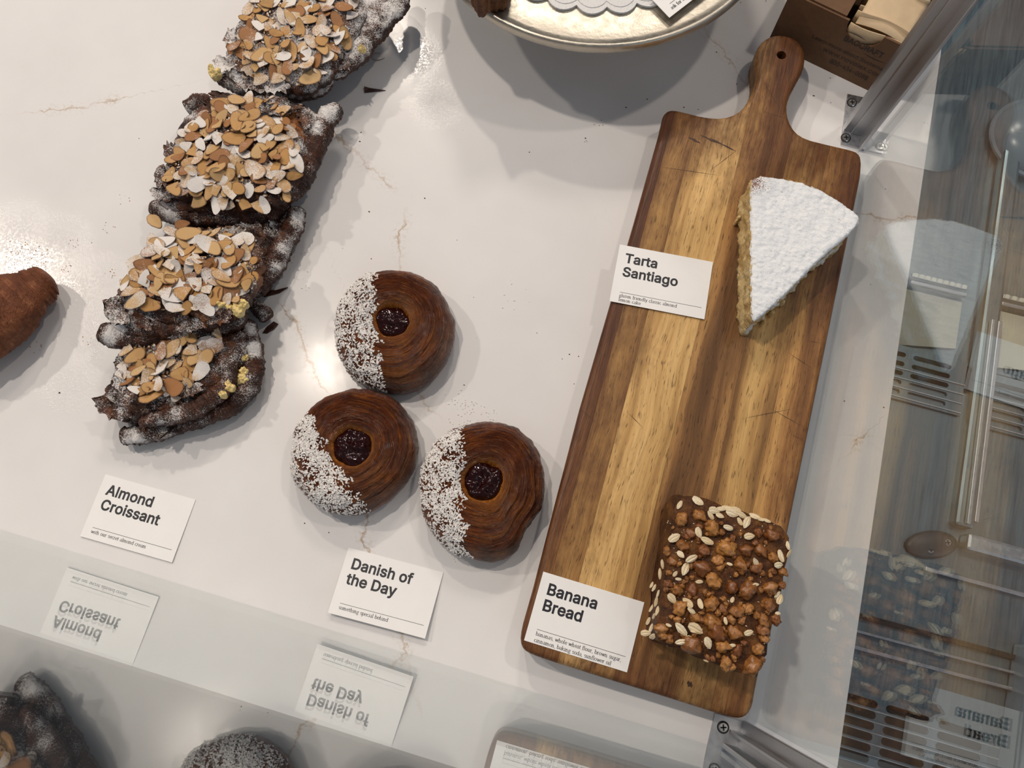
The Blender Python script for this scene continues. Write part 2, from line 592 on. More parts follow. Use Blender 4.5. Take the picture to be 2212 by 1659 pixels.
M_ROLL = make_crust('croissant_roll_crust', (0.022, 0.008, 0.005), (0.078, 0.025, 0.011), (0.17, 0.058, 0.020), 0.42, 0.95, 0.75)
M_PLAINC = make_crust('plain_croissant_crust', (0.10, 0.028, 0.010), (0.20, 0.062, 0.022), (0.34, 0.145, 0.065), 0.55, 0.0, 0.55)
M_DANISH = make_danish_crust()
M_ALMOND = make_almond()
M_BREAD = make_crust('banana_bread_crust', (0.035, 0.011, 0.003), (0.105, 0.036, 0.008), (0.24, 0.100, 0.022), 0.6)
M_WALNUT = make_random('walnut', (0.50, 0.225, 0.058), (0.19, 0.060, 0.014), (0.12, 0.034, 0.008), 0.26, 2.2, 0.0009, 0.15)
M_OAT = make_random('rolled_oat', (0.86, 0.75, 0.54), (0.74, 0.58, 0.35), (0.58, 0.41, 0.21), 0.55, 2.0, 0.0003)
M_CAKE = make_crust('almond_cake_crumb', (0.50, 0.32, 0.12), (0.66, 0.49, 0.23), (0.80, 0.67, 0.40), 0.8, 0.95)
M_ICING = make_icing()


def make_bits():
    k = NT('almond_bits_and_sugar')
    v = k.obj()
    n = k.noise(420, v, 2, 0.5)
    c = k.mix(k.ramp(n, 0.40, 0.52), (0.40, 0.18, 0.05), (0.62, 0.42, 0.2))
    c = k.mix(k.ramp(n, 0.50, 0.56), c, (0.82, 0.79, 0.76))
    return k.done(k.pbsdf(c, 0.6))


M_BITS = make_bits()
M_CRUMB = plain('dark_crumb', (0.05, 0.018, 0.010), 0.5, vary=0.3, scale=300)
M_TANCRUMB = plain('tan_crumb', (0.45, 0.25, 0.11), 0.7, vary=0.3, scale=300)
M_DOILY = plain('embossed_white_liner', (0.72, 0.71, 0.70), 0.45, vary=0.06, scale=700, bump=0.0006)
M_CHOC = make_crust('brown_cake_crust', (0.06, 0.022, 0.010), (0.17, 0.065, 0.025), (0.28, 0.12, 0.05), 0.6)
M_PLASTIC = plain('clear_lid_plastic', (0.17, 0.22, 0.26), 0.25, vary=0.1, scale=12)
M_WHITEBAR = make_metal('white_anodised_bar', (0.50, 0.54, 0.56), 0.45)
M_LABEL = plain('cream_panel', (0.52, 0.51, 0.40), 0.6, vary=0.03)


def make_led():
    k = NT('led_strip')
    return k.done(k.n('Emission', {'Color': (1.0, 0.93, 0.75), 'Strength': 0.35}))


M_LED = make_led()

# ---------------------------------------------------------------- setting
GY = -0.0735          # front glass, inner face
GX = 0.2108           # side glass, inner face

VEINS = [[(700, 255), (735, 300), (770, 330), (800, 365), (835, 395), (868, 415), (876, 450), (866, 500), (862, 550), (866, 600)],
         [(830, 385), (850, 420), (860, 450), (872, 445)],
         [(612, 665), (640, 700), (655, 740), (665, 780), (690, 830), (720, 860), (760, 900)],
         [(900, 840), (930, 880), (960, 915), (985, 950)],
         [(800, 1080), (790, 1130), (785, 1165), (800, 1200), (840, 1290), (862, 1370), (875, 1400), (890, 1460), (910, 1540)],
         [(1520, 60), (1545, 90), (1580, 130), (1600, 165), (1640, 230)],
         [(1880, 470), (1920, 480), (1990, 470)], [(1850, 960), (1870, 940)],
         [(100, 240), (160, 235), (250, 215)]]
GREASE = [(130, 520, 60), (60, 560, 50), (170, 640, 60), (190, 690, 60), (180, 740, 50), (230, 600, 50), (40, 500, 60),
          (900, 120, 45), (950, 230, 50), (150, 830, 60)]
x0, x1, y0, y1 = -1.0, 0.282, -0.146, 0.95
nx, ny = 300, 256
gx, gy = np.meshgrid(np.linspace(0, 1, nx), np.linspace(0, 1, ny))
Yw = y0 + (y1 - y0) * gy
Xr = 0.2875 - (Yw + 0.055) * 0.0262         # right edge of the slab
Xw = x0 + (Xr - x0) * gx
pts = np.stack([Xw.ravel(), Yw.ravel()], 1)
dist = np.full(len(pts), 9.0)
for ln in VEINS:
    w = np.array([at(*p)[:2] for p in ln])
    for a, b in zip(w[:-1], w[1:]):
        ab = b - a
        t = np.clip(((pts - a) @ ab) / (ab @ ab), 0, 1)
        q = pts - a - t[:, None] * ab
        side = np.sign(ab[0] * (pts[:, 1] - a[1]) - ab[1] * (pts[:, 0] - a[0]))
        dn = np.hypot(q[:, 0], q[:, 1])
        m = dn < np.abs(dist)
        dist[m] = (dn * side)[m]
gre = np.zeros(len(pts))
for px, py, r in GREASE:
    p = np.array(at(px, py)[:2])
    gre = np.maximum(gre, np.exp(-((pts - p) ** 2).sum(1) / (r * 0.0004) ** 2))
V = np.c_[pts, np.zeros(len(pts))]
ii = np.arange(nx * ny).reshape(ny, nx)
F = np.stack([ii[:-1, :-1], ii[:-1, 1:], ii[1:, 1:], ii[1:, :-1]], -1).reshape(-1, 4).tolist()
# slab sides and underside
c4 = [ii[0, 0], ii[0, -1], ii[-1, -1], ii[-1, 0]]
nb = len(V)
V = np.vstack([V, V[c4] - np.array([0, 0, 0.03])])
F += [tuple(ii[0, ::-1]) + (nb, nb + 1), tuple(ii[::-1, -1]) + (nb + 1, nb + 2), tuple(ii[-1, :]) + (nb + 2, nb + 3), tuple(ii[:, 0]) + (nb + 3, nb)]
F.append((nb + 3, nb + 2, nb + 1, nb))
top = mesh_obj('countertop', V, F, M_QUARTZ, smooth=False)
attr(top, 'vein', np.r_[dist, [9] * 4])
attr(top, 'grease', np.r_[gre, [0] * 4])
tag(top, 'white quartz countertop with faint tan veins under all the pastries', 'countertop')

bm = bmesh.new()
box_bm(bm, (0, 0.4, -0.91), (6, 5, 0.02))
tag(bm_obj('floor', bm, M_FLOOR), kind='structure')
# cabinet that carries the slab
bm = bmesh.new()
box_bm(bm, (-0.37, 0.44, -0.465), (1.24, 1.00, 0.87))
tag(bm_obj('counter_cabinet', bm, plain('cabinet_front', (0.05, 0.05, 0.055), 0.5)), 'dark cabinet carrying the white countertop', 'cabinet')

# glass panels of the case
bm = bmesh.new()
box_bm(bm, ((-0.95 + 0.1985) / 2, GY - 0.0008, 0.2605), (0.95 + 0.1985, 0.0016, 0.52))
tag(bm_obj('glass_panel', bm, M_GLASS), 'long clear glass pane standing along the front of the counter', 'glass pane')
bm = bmesh.new()
box_bm(bm, (GX + 0.0008, (-0.045 + 0.482) / 2, 0.2605), (0.0016, 0.527, 0.52))
tag(bm_obj('glass_panel', bm, M_GLASS), 'clear glass side pane beside the wooden board', 'glass pane')


def screw(parent, x, y, z, r=0.0042, rot=0.3):
    bm = bmesh.new()
    bmesh.ops.create_cone(bm, cap_ends=True, segments=24, radius1=r, radius2=r * 0.8, depth=0.0012, matrix=Matrix.Translation((x, y, z + 0.0006)))
    s = bm_obj('screw', bm, M_SCREW, parent)
    bm = bmesh.new()
    for a in (rot, rot + PI / 2):
        box_bm(bm, (x, y, z + 0.0013), (r * 1.15, r * 0.28, 0.0004), a)
    bm_obj('cross_slot', bm, M_DARK, s)
    bm = bmesh.new()
    bmesh.ops.create_cone(bm, cap_ends=True, segments=24, radius1=r * 1.18, radius2=r * 1.18, depth=0.0003, matrix=Matrix.Translation((x, y, z + 0.00015)))
    bm_obj('countersink', bm, M_DARK, s)


# rear corner post: aluminium angle with a screwed foot plate
p0 = at(1862, 319)
post = thing('corner_post', 'satin aluminium corner post on a screwed foot plate, beside the kraft box', 'post', (p0.x, p0.y, 0))
pl = [at(1815, 312), at(1829, 206), at(1885, 218), at(1866, 326)]
v, f = prism([(p.x, p.y) for p in pl], 0.0, 0.0025)
mesh_obj('foot_plate', v, f, M_POST, post, smooth=False)
for q in ((1840, 222), (1827, 298)):
    w = at(*q, 0.0025)
    screw(post, w.x, w.y, 0.0025)
bm = bmesh.new()
ax, ay = at(1852, 292)[:2]
box_bm(bm, (GX - 0.0065, p0.y + 0.012, 0.26), (0.013, 0.003, 0.515), 0, 0.0005)
box_bm(bm, (GX - 0.0015, p0.y + 0.006, 0.26), (0.003, 0.022, 0.515), 0, 0.0005)
box_bm(bm, (GX - 0.010, p0.y + 0.0175, 0.26), (0.020, 0.010, 0.515), 0, 0.0005)
bm_obj('angle_profile', bm, M_POST, post)
# front corner post
p1 = at(1590, 1555)
post2 = thing('corner_post', 'satin aluminium corner post with ribbed profile at the front corner of the glass', 'post', (p1.x, p1.y, 0))
pl = [at(1543, 1540), at(1606, 1558), at(1585, 1659), at(1520, 1640)]
v, f = prism([(p.x, p.y) for p in pl], 0.0, 0.0025)
mesh_obj('foot_plate', v, f, M_POST, post2, smooth=False)
for q in ((1562, 1571), (1545, 1657)):
    w = at(*q, 0.0025)
    screw(post2, w.x, w.y, 0.0025)
bm = bmesh.new()
box_bm(bm, (GX - 0.002, -0.0625, 0.26), (0.004, 0.030, 0.515), 0, 0.0005)
box_bm(bm, (GX - 0.009, -0.0705, 0.26), (0.014, 0.004, 0.515), 0, 0.0005)
box_bm(bm, (GX - 0.008, -0.0585, 0.26), (0.010, 0.003, 0.515), 0, 0.0005)
bm_obj('angle_profile', bm, M_POST, post2)

# ---------------------------------------------------------------- cooler beyond the side glass
CZ = -0.25
cool = thing('display_cooler', 'brushed steel cooler with slotted vents seen through the side glass', 'cooler', (0.62, 0.35, -0.9))


def slot(x0, x1, y, h):
    r = h / 2
    p = []
    for k in range(7):
        a = -PI / 2 + PI * k / 6
        p.append((x1 - r + r * math.cos(a), y + r * math.sin(a)))
    for k in range(7):
        a = PI / 2 + PI * k / 6
        p.append((x0 + r + r * math.cos(a), y + r * math.sin(a)))
    return p


def grille(name, xa, xb, ya, yb, rows, xs, ln, h, z, parent):
    con = [[(xa, ya), (xb, ya), (xb, yb), (xa, yb)]]
    for y, off in rows:
        for x in xs:
            a, b = x + off, x + off + ln
            if a > xa + 0.002 and b < xb - 0.002:
                con.append(slot(a, b, y, h)[::-1])
    v, f = flat_shape(con, 0.001)
    o = mesh_obj(name, [(p[0], p[1], p[2] + z) for p in v], f, M_STEEL, parent, smooth=False)
    for y, off in rows[:-1]:
        bm = bmesh.new()
        box_bm(bm, ((xa + xb) / 2, y - 0.0066, z + 0.0015), (xb - xa, 0.0012, 0.002))
        bm_obj('ridge', bm, M_WHITEBAR, o)
    bm = bmesh.new()
    box_bm(bm, ((xa + xb) / 2, (ya + yb) / 2, z - 0.03), (xb - xa, yb - ya, 0.004))
    bm_obj('duct_floor', bm, M_DARK, o)
    return o


s0, s1 = at(1800, 1501, CZ), at(1895, 1524, CZ)
s2 = at(1913, 1530, CZ)
dr = (at(1895, 1524, CZ) - at(1891, 1547, CZ)).y
rows = [(s1.y - dr * i, 0.0) for i in range(8)]
yt = s1.y + 0.011
grille('front_vent', 0.30, 0.575, rows[-1][0] - 0.012, yt, rows, [s0.x + (s2.x - s0.x) * i for i in range(-1, 5)], s1.x - s0.x, 0.0085, CZ, cool)
bm = bmesh.new()
box_bm(bm, (0.43, (yt + 0.375) / 2, CZ - 0.006), (0.29, 0.375 - yt, 0.006))
bm_obj('steel_panel', bm, M_STEEL, cool)
g2 = at(2040, 880, CZ)
rows2 = [(g2.y + 0.012 * i + 0.004, 0.0) for i in range(5)]
grille('rear_vent', 0.30, 0.4625, g2.y - 0.006, rows2[-1][0] + 0.012, rows2, [0.285 + 0.056 * i for i in range(4)], 0.047, 0.006, CZ, cool)
grille('rear_vent', 0.487, 0.60, g2.y - 0.012, rows2[-1][0] + 0.006, [(y - 0.006, o) for y, o in rows2], [0.49 + 0.056 * i for i in range(3)], 0.047, 0.006, CZ, cool)
yr = rows2[-1][0] + 0.012
bm = bmesh.new()
box_bm(bm, (0.45, (yr + 1.05) / 2, CZ - 0.012), (0.33, 1.05 - yr, 0.006))
bm_obj('steel_panel', bm, M_STEEL, cool)


def bar(name, a, b, w, h, z, mat, parent=cool):
    c = (a + b) / 2
    bm = bmesh.new()
    L = (b - a).length
    box_bm(bm, (c.x, c.y, z), (L, w, h), math.atan2(b.y - a.y, b.x - a.x), min(w, h) * 0.2)
    return bm_obj(name, bm, mat, parent)


bar('door_frame', at(2072, 1140, CZ), at(2190, 250, CZ), 0.022, 0.02, CZ + 0.002, M_STEEL)
bar('door_edge_trim', at(2074, 1135, CZ), at(2128, 700, CZ), 0.0045, 0.006, CZ + 0.016, M_WHITEBAR)
bar('door_edge_trim', at(2098, 1130, CZ), at(2150, 700, CZ), 0.005, 0.004, CZ + 0.010, M_POST)
bar('cross_bar', at(2074, 1170, CZ), at(2225, 1211, CZ), 0.020, 0.02, CZ + 0.006, M_WHITEBAR)
bar('cross_bar', at(1995, 1228, CZ), at(2225, 1290, CZ), 0.005, 0.006, CZ + 0.002, M_POST)
bar('cross_bar', at(1836, 1325, CZ), at(2205, 1424, CZ), 0.006, 0.005, CZ + 0.002, M_DARK)
bar('cross_bar', at(1836, 1360, CZ), at(2198, 1456, CZ), 0.003, 0.006, CZ + 0.004, M_POST)
bar('cross_bar', at(1830, 1394, CZ), at(2190, 1490, CZ), 0.004, 0.006, CZ + 0.004, M_POST)
bar('side_post', at(2212, 1395, CZ), at(2172, 1670, CZ), 0.02, 0.05, CZ + 0.02, M_PLASTIC)
# lit label panel with LED strip; the second set is its reflection built solid
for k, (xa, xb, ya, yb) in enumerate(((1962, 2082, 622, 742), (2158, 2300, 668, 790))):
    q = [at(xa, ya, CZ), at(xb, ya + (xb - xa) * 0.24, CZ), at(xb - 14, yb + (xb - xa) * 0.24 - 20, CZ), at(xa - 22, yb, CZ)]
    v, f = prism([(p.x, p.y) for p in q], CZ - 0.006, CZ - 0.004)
    mesh_obj('panel_and_reflection', v, f, M_LABEL, cool, smooth=False)
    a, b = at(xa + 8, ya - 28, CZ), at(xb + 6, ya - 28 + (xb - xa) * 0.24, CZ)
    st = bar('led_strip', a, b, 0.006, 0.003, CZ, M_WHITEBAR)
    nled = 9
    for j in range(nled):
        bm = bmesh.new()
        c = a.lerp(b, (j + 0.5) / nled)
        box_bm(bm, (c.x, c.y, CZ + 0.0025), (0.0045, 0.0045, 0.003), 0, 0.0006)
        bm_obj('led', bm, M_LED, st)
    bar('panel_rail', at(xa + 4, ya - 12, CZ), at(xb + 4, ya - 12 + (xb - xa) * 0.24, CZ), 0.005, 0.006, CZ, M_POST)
# hinge with two screws
hc = at(2012, 1176, CZ)
bm = bmesh.new()
bmesh.ops.create_uvsphere(bm, u_segments=20, v_segments=10, radius=1.0, matrix=Matrix.Translation((hc.x, hc.y, CZ)) @ Matrix.Rotation(0.35, 4, 'Z') @ Matrix.Diagonal((0.031, 0.016, 0.006, 1)))
hg = bm_obj('hinge', bm, plain('dark_bronze_hinge', (0.06, 0.06, 0.058), 0.4), cool, smooth=True)
for q in ((2010, 1188), (2047, 1172)):
    w = at(*q, CZ + 0.004)
    screw(hg, w.x, w.y, CZ + 0.004, 0.0045)
# tub of the cooler below
bm = bmesh.new()
box_bm(bm, (0.62, 0.42, -0.6), (0.62, 1.25, 0.58))
bm_obj('body', bm, plain('cooler_body', (0.10, 0.11, 0.12), 0.5), cool)
# rounded clear lid standing on the cooler
lc = at(2225, 300, CZ)
bm = bmesh.new()
bmesh.ops.create_uvsphere(bm, u_segments=40, v_segments=16, radius=1.0, matrix=Matrix.Translation((lc.x + 0.005, lc.y, CZ)) @ Matrix.Diagonal((0.055, 0.055, 0.03, 1)))
bmesh.ops.delete(bm, geom=[v for v in bm.verts if v.co.z < CZ - 0.002], context='VERTS')
bmesh.ops.holes_fill(bm, edges=[e for e in bm.edges if e.is_boundary])
lid = thing('plastic_lid', 'pale blue-grey domed plastic lid seen through the side glass', 'lid', (lc.x, lc.y, CZ))
bm_obj('dome', bm, M_PLASTIC, lid, smooth=True)
bm = bmesh.new()
bmesh.ops.create_cone(bm, cap_ends=True, segments=40, radius1=0.059, radius2=0.059, depth=0.004, matrix=Matrix.Translation((lc.x + 0.005, lc.y, CZ + 0.002)))
bm_obj('rim', bm, M_PLASTIC, lid)
GLYPHS = {
' ': (188, ""),
'-': (453, "337,244 337,188 114,188 114,244"),
'.': (188, "95,-4 78,-1 63,9 53,24 50,41 53,59 63,73 78,83 95,87 113,83 128,73 138,59 141,41 138,24 128,9 113,-1"),
'0': (453, "227,-7 191,-3 158,7 130,24 105,48 85,77 69,113 57,155 50,202 48,254 50,306 57,353 69,395 85,431 106,461 130,484 159,502 191,512 227,516 262,512 295,502 323,484 348,461 368,431 384,395 396,353 403,306 405,254 403,202 396,155 384,113 368,77 348,48 323,24 295,7 263,-3|227,50 250,52 271,60 290,74 306,92 320,116 330,144 338,176 342,213 344,254 342,295 338,332 330,365 320,393 306,416 290,435 271,449 250,457 227,460 203,457 182,449 163,435 147,416 134,393 123,365 115,332 111,295 109,254 111,213 115,176 123,144 134,116 147,92 163,74 182,60 203,52"),
'3': (453, "218,-7 188,-5 159,1 133,10 108,22 88,38 70,57 57,79 48,104 44,132 109,132 115,107 126,87 144,71 165,59 219,50 275,61 297,74 315,93 325,116 329,145 326,172 316,196 299,217 275,234 254,241 229,246 201,248 157,248 157,299 288,448 288,452 70,452 70,509 372,509 372,461 211,278 211,289 247,290 279,286 308,276 333,262 354,244 371,222 383,198 391,173 393,145 390,116 383,90 370,66 354,45 333,27 309,12 281,2 251,-5"),
'4': (453, "40,105 40,158 247,509 311,509 109,166 109,163 413,163 413,105|282,0 282,121 282,146 282,318 343,318 343,0"),
'8': (453, "226,-7 193,-5 163,1 136,11 111,25 91,42 74,62 62,84 54,109 52,135 53,156 58,176 65,195 81,220 101,241 125,256 153,265 153,267 129,276 109,289 93,308 80,330 73,354 70,380 73,405 79,429 90,450 106,469 124,485 146,498 170,508 197,514 226,516 255,514 282,508 306,498 328,485 346,469 361,450 373,429 379,405 382,380 379,354 372,330 359,308 343,289 323,276 300,267 300,265 327,256 351,241 372,220 387,195 395,176 399,156 401,135 398,109 391,84 378,62 362,42 341,25 317,11 289,1 259,-5|226,49 258,52 285,60 307,74 323,91 333,113 337,139 333,165 322,189 305,208 283,223 256,232 226,235 196,232 169,223 147,208 130,189 119,165 115,139 119,113 129,91 145,74 167,60 185,54 205,50|226,290 274,300 293,313 307,330 316,351 319,376 316,399 308,420 294,437 275,449 226,460 177,449 159,437 145,420 136,399 133,376 136,351 145,330 159,313 178,300"),
'A': (480, "16,0 201,509 276,509 463,0 395,0 287,302 264,372 232,478 245,478 213,371 191,302 85,0|110,142 110,199 370,199 370,142"),
'B': (456, "60,0 60,509 241,509 274,507 304,501 329,491 350,477 367,461 381,442 390,421 396,398 398,374 395,344 387,320 356,286 315,267 315,262 339,257 363,245 385,227 402,203 411,184 416,161 418,136 416,111 410,88 400,67 386,48 368,31 344,18 317,8 284,2 247,0|125,57 245,57 281,60 309,67 330,80 344,96 353,115 355,137 352,161 342,184 327,203 306,218 279,228 248,231 125,231|125,285 238,285 288,296 308,309 323,326 333,348 336,372 333,393 326,412 313,429 294,442 270,449 240,452 125,452"),
'C': (510, "267,-7 225,-3 186,7 150,25 119,49 92,79 70,115 53,157 44,203 40,254 44,305 53,352 70,393 92,429 119,459 150,484 186,501 225,512 267,516 340,504 362,496 383,485 402,471 419,456 435,438 448,418 459,397 467,373 473,348 408,348 389,395 357,428 315,449 267,456 237,453 209,445 184,432 161,414 141,391 125,364 113,332 106,295 103,254 106,213 113,177 125,145 141,117 161,94 184,76 210,63 237,56 267,53 315,60 357,81 389,114 408,160 473,160 467,135 459,112 448,91 435,71 420,53 402,38 383,24 363,13 341,5 317,-2 293,-6"),
'D': (502, "219,0 96,0 96,57 215,57 254,60 288,68 318,81 343,99 363,122 379,149 390,181 397,216 399,255 397,294 390,329 379,361 364,388 344,410 320,428 291,441 258,449 221,452 93,452 93,509 225,509 273,505 315,495 353,478 385,455 412,426 433,391 449,351 458,306 462,255 458,205 449,159 433,119 411,83 384,54 351,31 312,14 268,3|125,509 125,0 60,0 60,509"),
'F': (410, "60,0 60,509 369,509 369,452 125,452 125,278 346,278 346,221 125,221 125,0"),
'G': (520, "269,-7 225,-3 185,7 149,25 118,49 91,79 69,116 53,157 43,203 40,254 43,305 53,352 69,393 91,429 117,459 149,484 184,501 223,512 265,516 291,514 316,510 340,504 363,494 384,483 403,469 421,453 436,436 449,416 460,395 468,373 474,349 408,349 387,393 356,427 315,448 265,456 236,453 209,445 183,432 160,414 141,392 125,364 113,332 106,295 103,254 106,213 113,177 125,145 141,117 161,95 184,76 210,63 238,56 269,53 296,55 322,61 345,71 365,85 382,102 396,123 407,147 413,173 415,202 434,199 283,199 283,256 478,256 478,200 475,160 466,124 451,91 431,62 406,38 377,19 344,5 308,-4"),
'L': (393, "60,0 60,509 125,509 125,57 361,57 361,0"),
'R': (449, "60,0 60,509 236,509 273,506 305,500 333,489 356,473 376,455 390,433 401,408 407,381 409,352 407,323 401,296 390,271 376,250 356,232 333,217 305,206 273,200 236,198 96,198 96,255 234,255 258,256 280,260 298,267 319,281 334,300 342,324 345,352 342,380 334,405 319,425 298,440 279,446 258,451 233,452 125,452 125,0|353,0 230,229 303,229 428,0"),
'S': (447, "224,-9 188,-7 156,-1 128,9 102,23 81,40 64,60 51,83 42,109 38,137 104,137 110,110 123,88 142,71 166,59 224,49 246,50 267,54 286,60 311,74 329,92 341,114 346,139 342,161 332,179 296,205 245,222 184,239 145,253 112,269 86,289 67,313 56,341 52,372 54,400 62,425 75,448 92,468 113,484 138,498 165,508 195,514 227,516 259,514 289,508 316,498 340,484 360,468 377,449 390,427 398,403 401,378 337,378 332,402 320,421 302,437 280,449 254,456 225,459 194,456 167,448 145,435 129,418 118,398 115,376 119,352 131,334 169,308 212,293 264,279 312,264 359,238 395,198 402,180 407,161 408,139 406,112 399,87 386,64 370,43 349,25 323,11 294,0 261,-7"),
'T': (449, "32,452 32,509 417,509 417,452 257,452 257,0 193,0 193,452"),
'a': (389, "160,-9 137,-7 115,-3 94,5 76,15 60,29 48,45 38,63 32,84 30,108 34,138 43,161 58,179 78,193 125,211 178,220 234,227 265,235 273,243 276,255 276,257 267,297 240,322 196,331 149,322 118,301 100,274 41,291 51,313 64,331 79,346 95,358 114,368 133,375 194,384 239,379 286,360 306,343 322,320 330,301 335,278 337,251 337,0 277,0 277,52 272,52 252,25 215,1|170,45 202,49 228,59 248,74 263,93 272,115 276,138 276,190 259,182 231,176 200,171 175,168 134,159 103,139 95,124 92,105 102,72 130,52"),
'b': (424, "229,-8 198,-5 172,4 138,31 118,59 112,59 112,0 53,0 53,509 114,509 114,319 118,319 137,346 171,373 197,381 229,384 259,382 287,374 313,361 335,342 354,320 370,293 381,261 388,227 390,189 388,151 381,116 370,84 355,57 336,34 313,16 288,3 260,-6|220,47 242,49 262,55 279,66 294,80 306,97 316,117 323,139 327,163 328,189 327,215 323,239 316,261 307,281 295,298 280,311 262,322 243,328 220,330 198,328 178,322 161,312 147,299 134,282 125,263 118,241 114,216 113,189 114,162 118,138 125,115 135,95 147,78 162,65 179,55 198,49"),
'c': (396, "207,-8 174,-5 144,3 117,16 93,35 72,58 56,85 44,116 37,150 34,187 37,225 44,260 56,291 72,318 93,341 117,360 144,374 174,382 207,384 260,377 305,356 340,322 362,277 303,262 290,289 270,311 242,325 207,330 184,328 163,321 145,310 130,296 118,278 108,258 102,236 98,212 96,187 98,163 102,139 108,117 118,97 130,80 145,66 163,55 184,49 207,46 243,52 271,66 292,89 304,117 363,102 341,56 306,21 261,-1"),
'd': (424, "195,-8 165,-6 137,3 111,16 89,34 70,57 55,84 43,116 36,151 34,189 36,227 43,261 55,293 70,320 89,342 112,361 137,374 165,382 196,384 228,381 253,373 287,346 306,319 311,319 311,509 372,509 372,0 313,0 313,59 307,59 287,31 252,4 227,-5|205,47 226,49 246,55 263,65 278,78 290,95 299,115 306,138 310,162 312,189 310,216 306,241 300,263 290,282 278,299 263,312 246,322 227,328 205,330 182,328 162,322 145,311 130,298 118,281 108,261 102,239 98,215 96,189 98,163 102,139 109,117 118,97 130,80 145,66 162,55 182,49"),
'e': (404, "212,-8 177,-5 145,3 117,16 92,35 72,58 56,85 44,116 37,150 34,187 36,224 44,258 55,290 71,317 91,340 115,359 142,373 172,382 205,384 266,374 285,366 303,355 319,341 334,324 347,305 357,282 365,256 370,227 371,194 371,169 75,169 75,221 338,221 310,202 308,226 304,248 298,269 283,294 263,314 237,326 205,330 183,328 164,323 146,313 125,294 109,270 99,241 96,211 96,178 98,151 102,127 110,106 121,88 135,73 151,61 169,53 190,48 212,46 254,53 285,73 306,105 365,91 353,63 335,39 320,26 302,14 283,4 261,-3 237,-7"),
'f': (254, "228,379 228,327 6,327 6,379|81,0 81,432 84,461 96,486 113,505 135,519 187,530 222,527 243,521 227,468 215,472 195,474 171,470 154,460 145,443 142,419 142,0"),
'g': (425, "207,-151 180,-149 156,-146 134,-140 82,-110 51,-69 101,-41 122,-66 154,-88 207,-97 236,-95 261,-87 282,-75 298,-58 308,-34 311,-6 311,68 306,68 287,41 252,16 227,8 195,5 165,7 138,14 113,27 90,43 71,65 55,90 43,120 36,154 34,191 36,229 43,263 55,293 71,320 90,342 112,361 138,374 166,382 196,384 228,382 253,373 288,346 308,319 313,319 313,379 372,379 372,-9 370,-40 363,-67 350,-90 334,-109 314,-124 291,-136 265,-144 237,-149|205,59 227,61 246,66 264,75 285,95 300,121 307,142 311,166 312,193 311,219 307,242 300,264 291,283 279,299 264,312 247,322 227,328 205,330 182,328 163,322 145,312 130,298 118,282 109,262 102,241 98,218 96,193 98,167 102,144 109,123 124,96 145,76 163,66 183,61"),
'h': (410, "114,227 114,0 53,0 53,509 114,509 114,287 102,287 116,319 132,344 152,362 175,374 200,382 227,384 252,383 275,377 295,369 313,356 328,340 341,321 350,298 355,271 357,240 357,0 296,0 296,235 293,263 286,286 273,304 256,318 235,326 210,329 184,326 161,317 141,303 126,283 117,257"),
'i': (167, "53,0 53,379 114,379 114,0|84,443 67,446 54,455 44,468 41,483 44,499 54,512 67,521 84,524 100,521 114,512 123,499 126,483 123,468 114,455 100,446"),
'k': (381, "110,137 110,212 121,212 284,379 360,379 184,199 177,199|53,0 53,509 114,509 114,0|294,0 148,186 191,229 372,0"),
'm': (610, "53,0 53,379 112,379 112,295 108,295 118,323 132,346 172,376 219,386 245,383 268,375 287,361 303,342 314,320 321,295 312,295 322,321 337,343 381,375 437,386 458,385 478,380 497,372 514,361 529,346 541,328 550,307 555,283 557,255 557,0 496,0 496,254 493,279 485,298 473,313 447,326 419,330 395,328 374,320 345,290 335,247 335,0 274,0 274,260 269,288 253,311 229,326 199,330 158,320 140,307 126,289 117,266 114,238 114,0"),
'n': (410, "114,227 114,0 53,0 53,379 112,379 112,287 102,287 116,319 132,344 152,362 175,374 200,382 227,384 252,383 275,377 295,369 313,356 328,340 341,321 350,298 355,271 357,240 357,0 296,0 296,235 293,263 286,286 273,304 256,318 235,326 210,329 184,326 161,317 141,303 126,283 117,257"),
'o': (415, "207,-8 174,-5 144,3 117,16 93,35 72,58 56,85 44,116 37,150 34,187 37,225 44,260 56,291 72,318 93,341 117,360 144,374 174,382 207,384 241,382 271,374 299,360 323,341 343,318 359,291 371,260 379,225 381,187 379,150 371,116 359,85 343,58 323,35 299,16 271,3 241,-5|207,46 231,49 252,55 270,66 285,80 298,97 307,117 314,139 318,163 319,187 318,212 314,236 307,258 298,278 285,296 270,310 252,321 231,328 207,330 184,328 163,321 145,310 130,296 118,278 108,258 102,236 98,212 96,187 98,163 102,139 108,117 118,97 130,80 145,66 163,55 184,49"),
'r': (259, "53,0 53,379 112,379 112,321 115,321 130,347 152,367 171,377 191,383 213,385 229,384 243,384 243,322 230,324 207,326 182,323 159,315 140,301 126,284 117,262 114,237 114,0"),
's': (365, "182,-8 157,-7 133,-3 112,3 93,12 76,24 62,38 50,54 41,73 36,94 94,107 105,79 124,60 150,49 181,45 206,47 227,53 244,62 262,81 268,103 265,121 254,136 237,147 212,155 149,170 118,180 92,192 72,208 58,227 50,249 47,274 49,295 55,314 65,332 79,347 95,360 115,370 137,378 161,383 187,384 212,383 234,379 254,372 279,358 299,339 324,290 268,277 258,298 243,316 219,328 187,333 156,329 131,317 114,299 109,277 112,258 124,243 172,223 229,209 261,200 287,187 306,171 320,153 328,131 331,107 329,85 323,65 312,47 298,31 281,18 260,6 236,-2 210,-7"),
't': (227, "204,379 204,327 6,327 6,379|65,471 126,471 126,98 128,76 136,61 150,53 170,50 185,51 202,54 213,2 192,-3 168,-4 138,-1 113,7 92,21 77,41 68,64 65,93"),
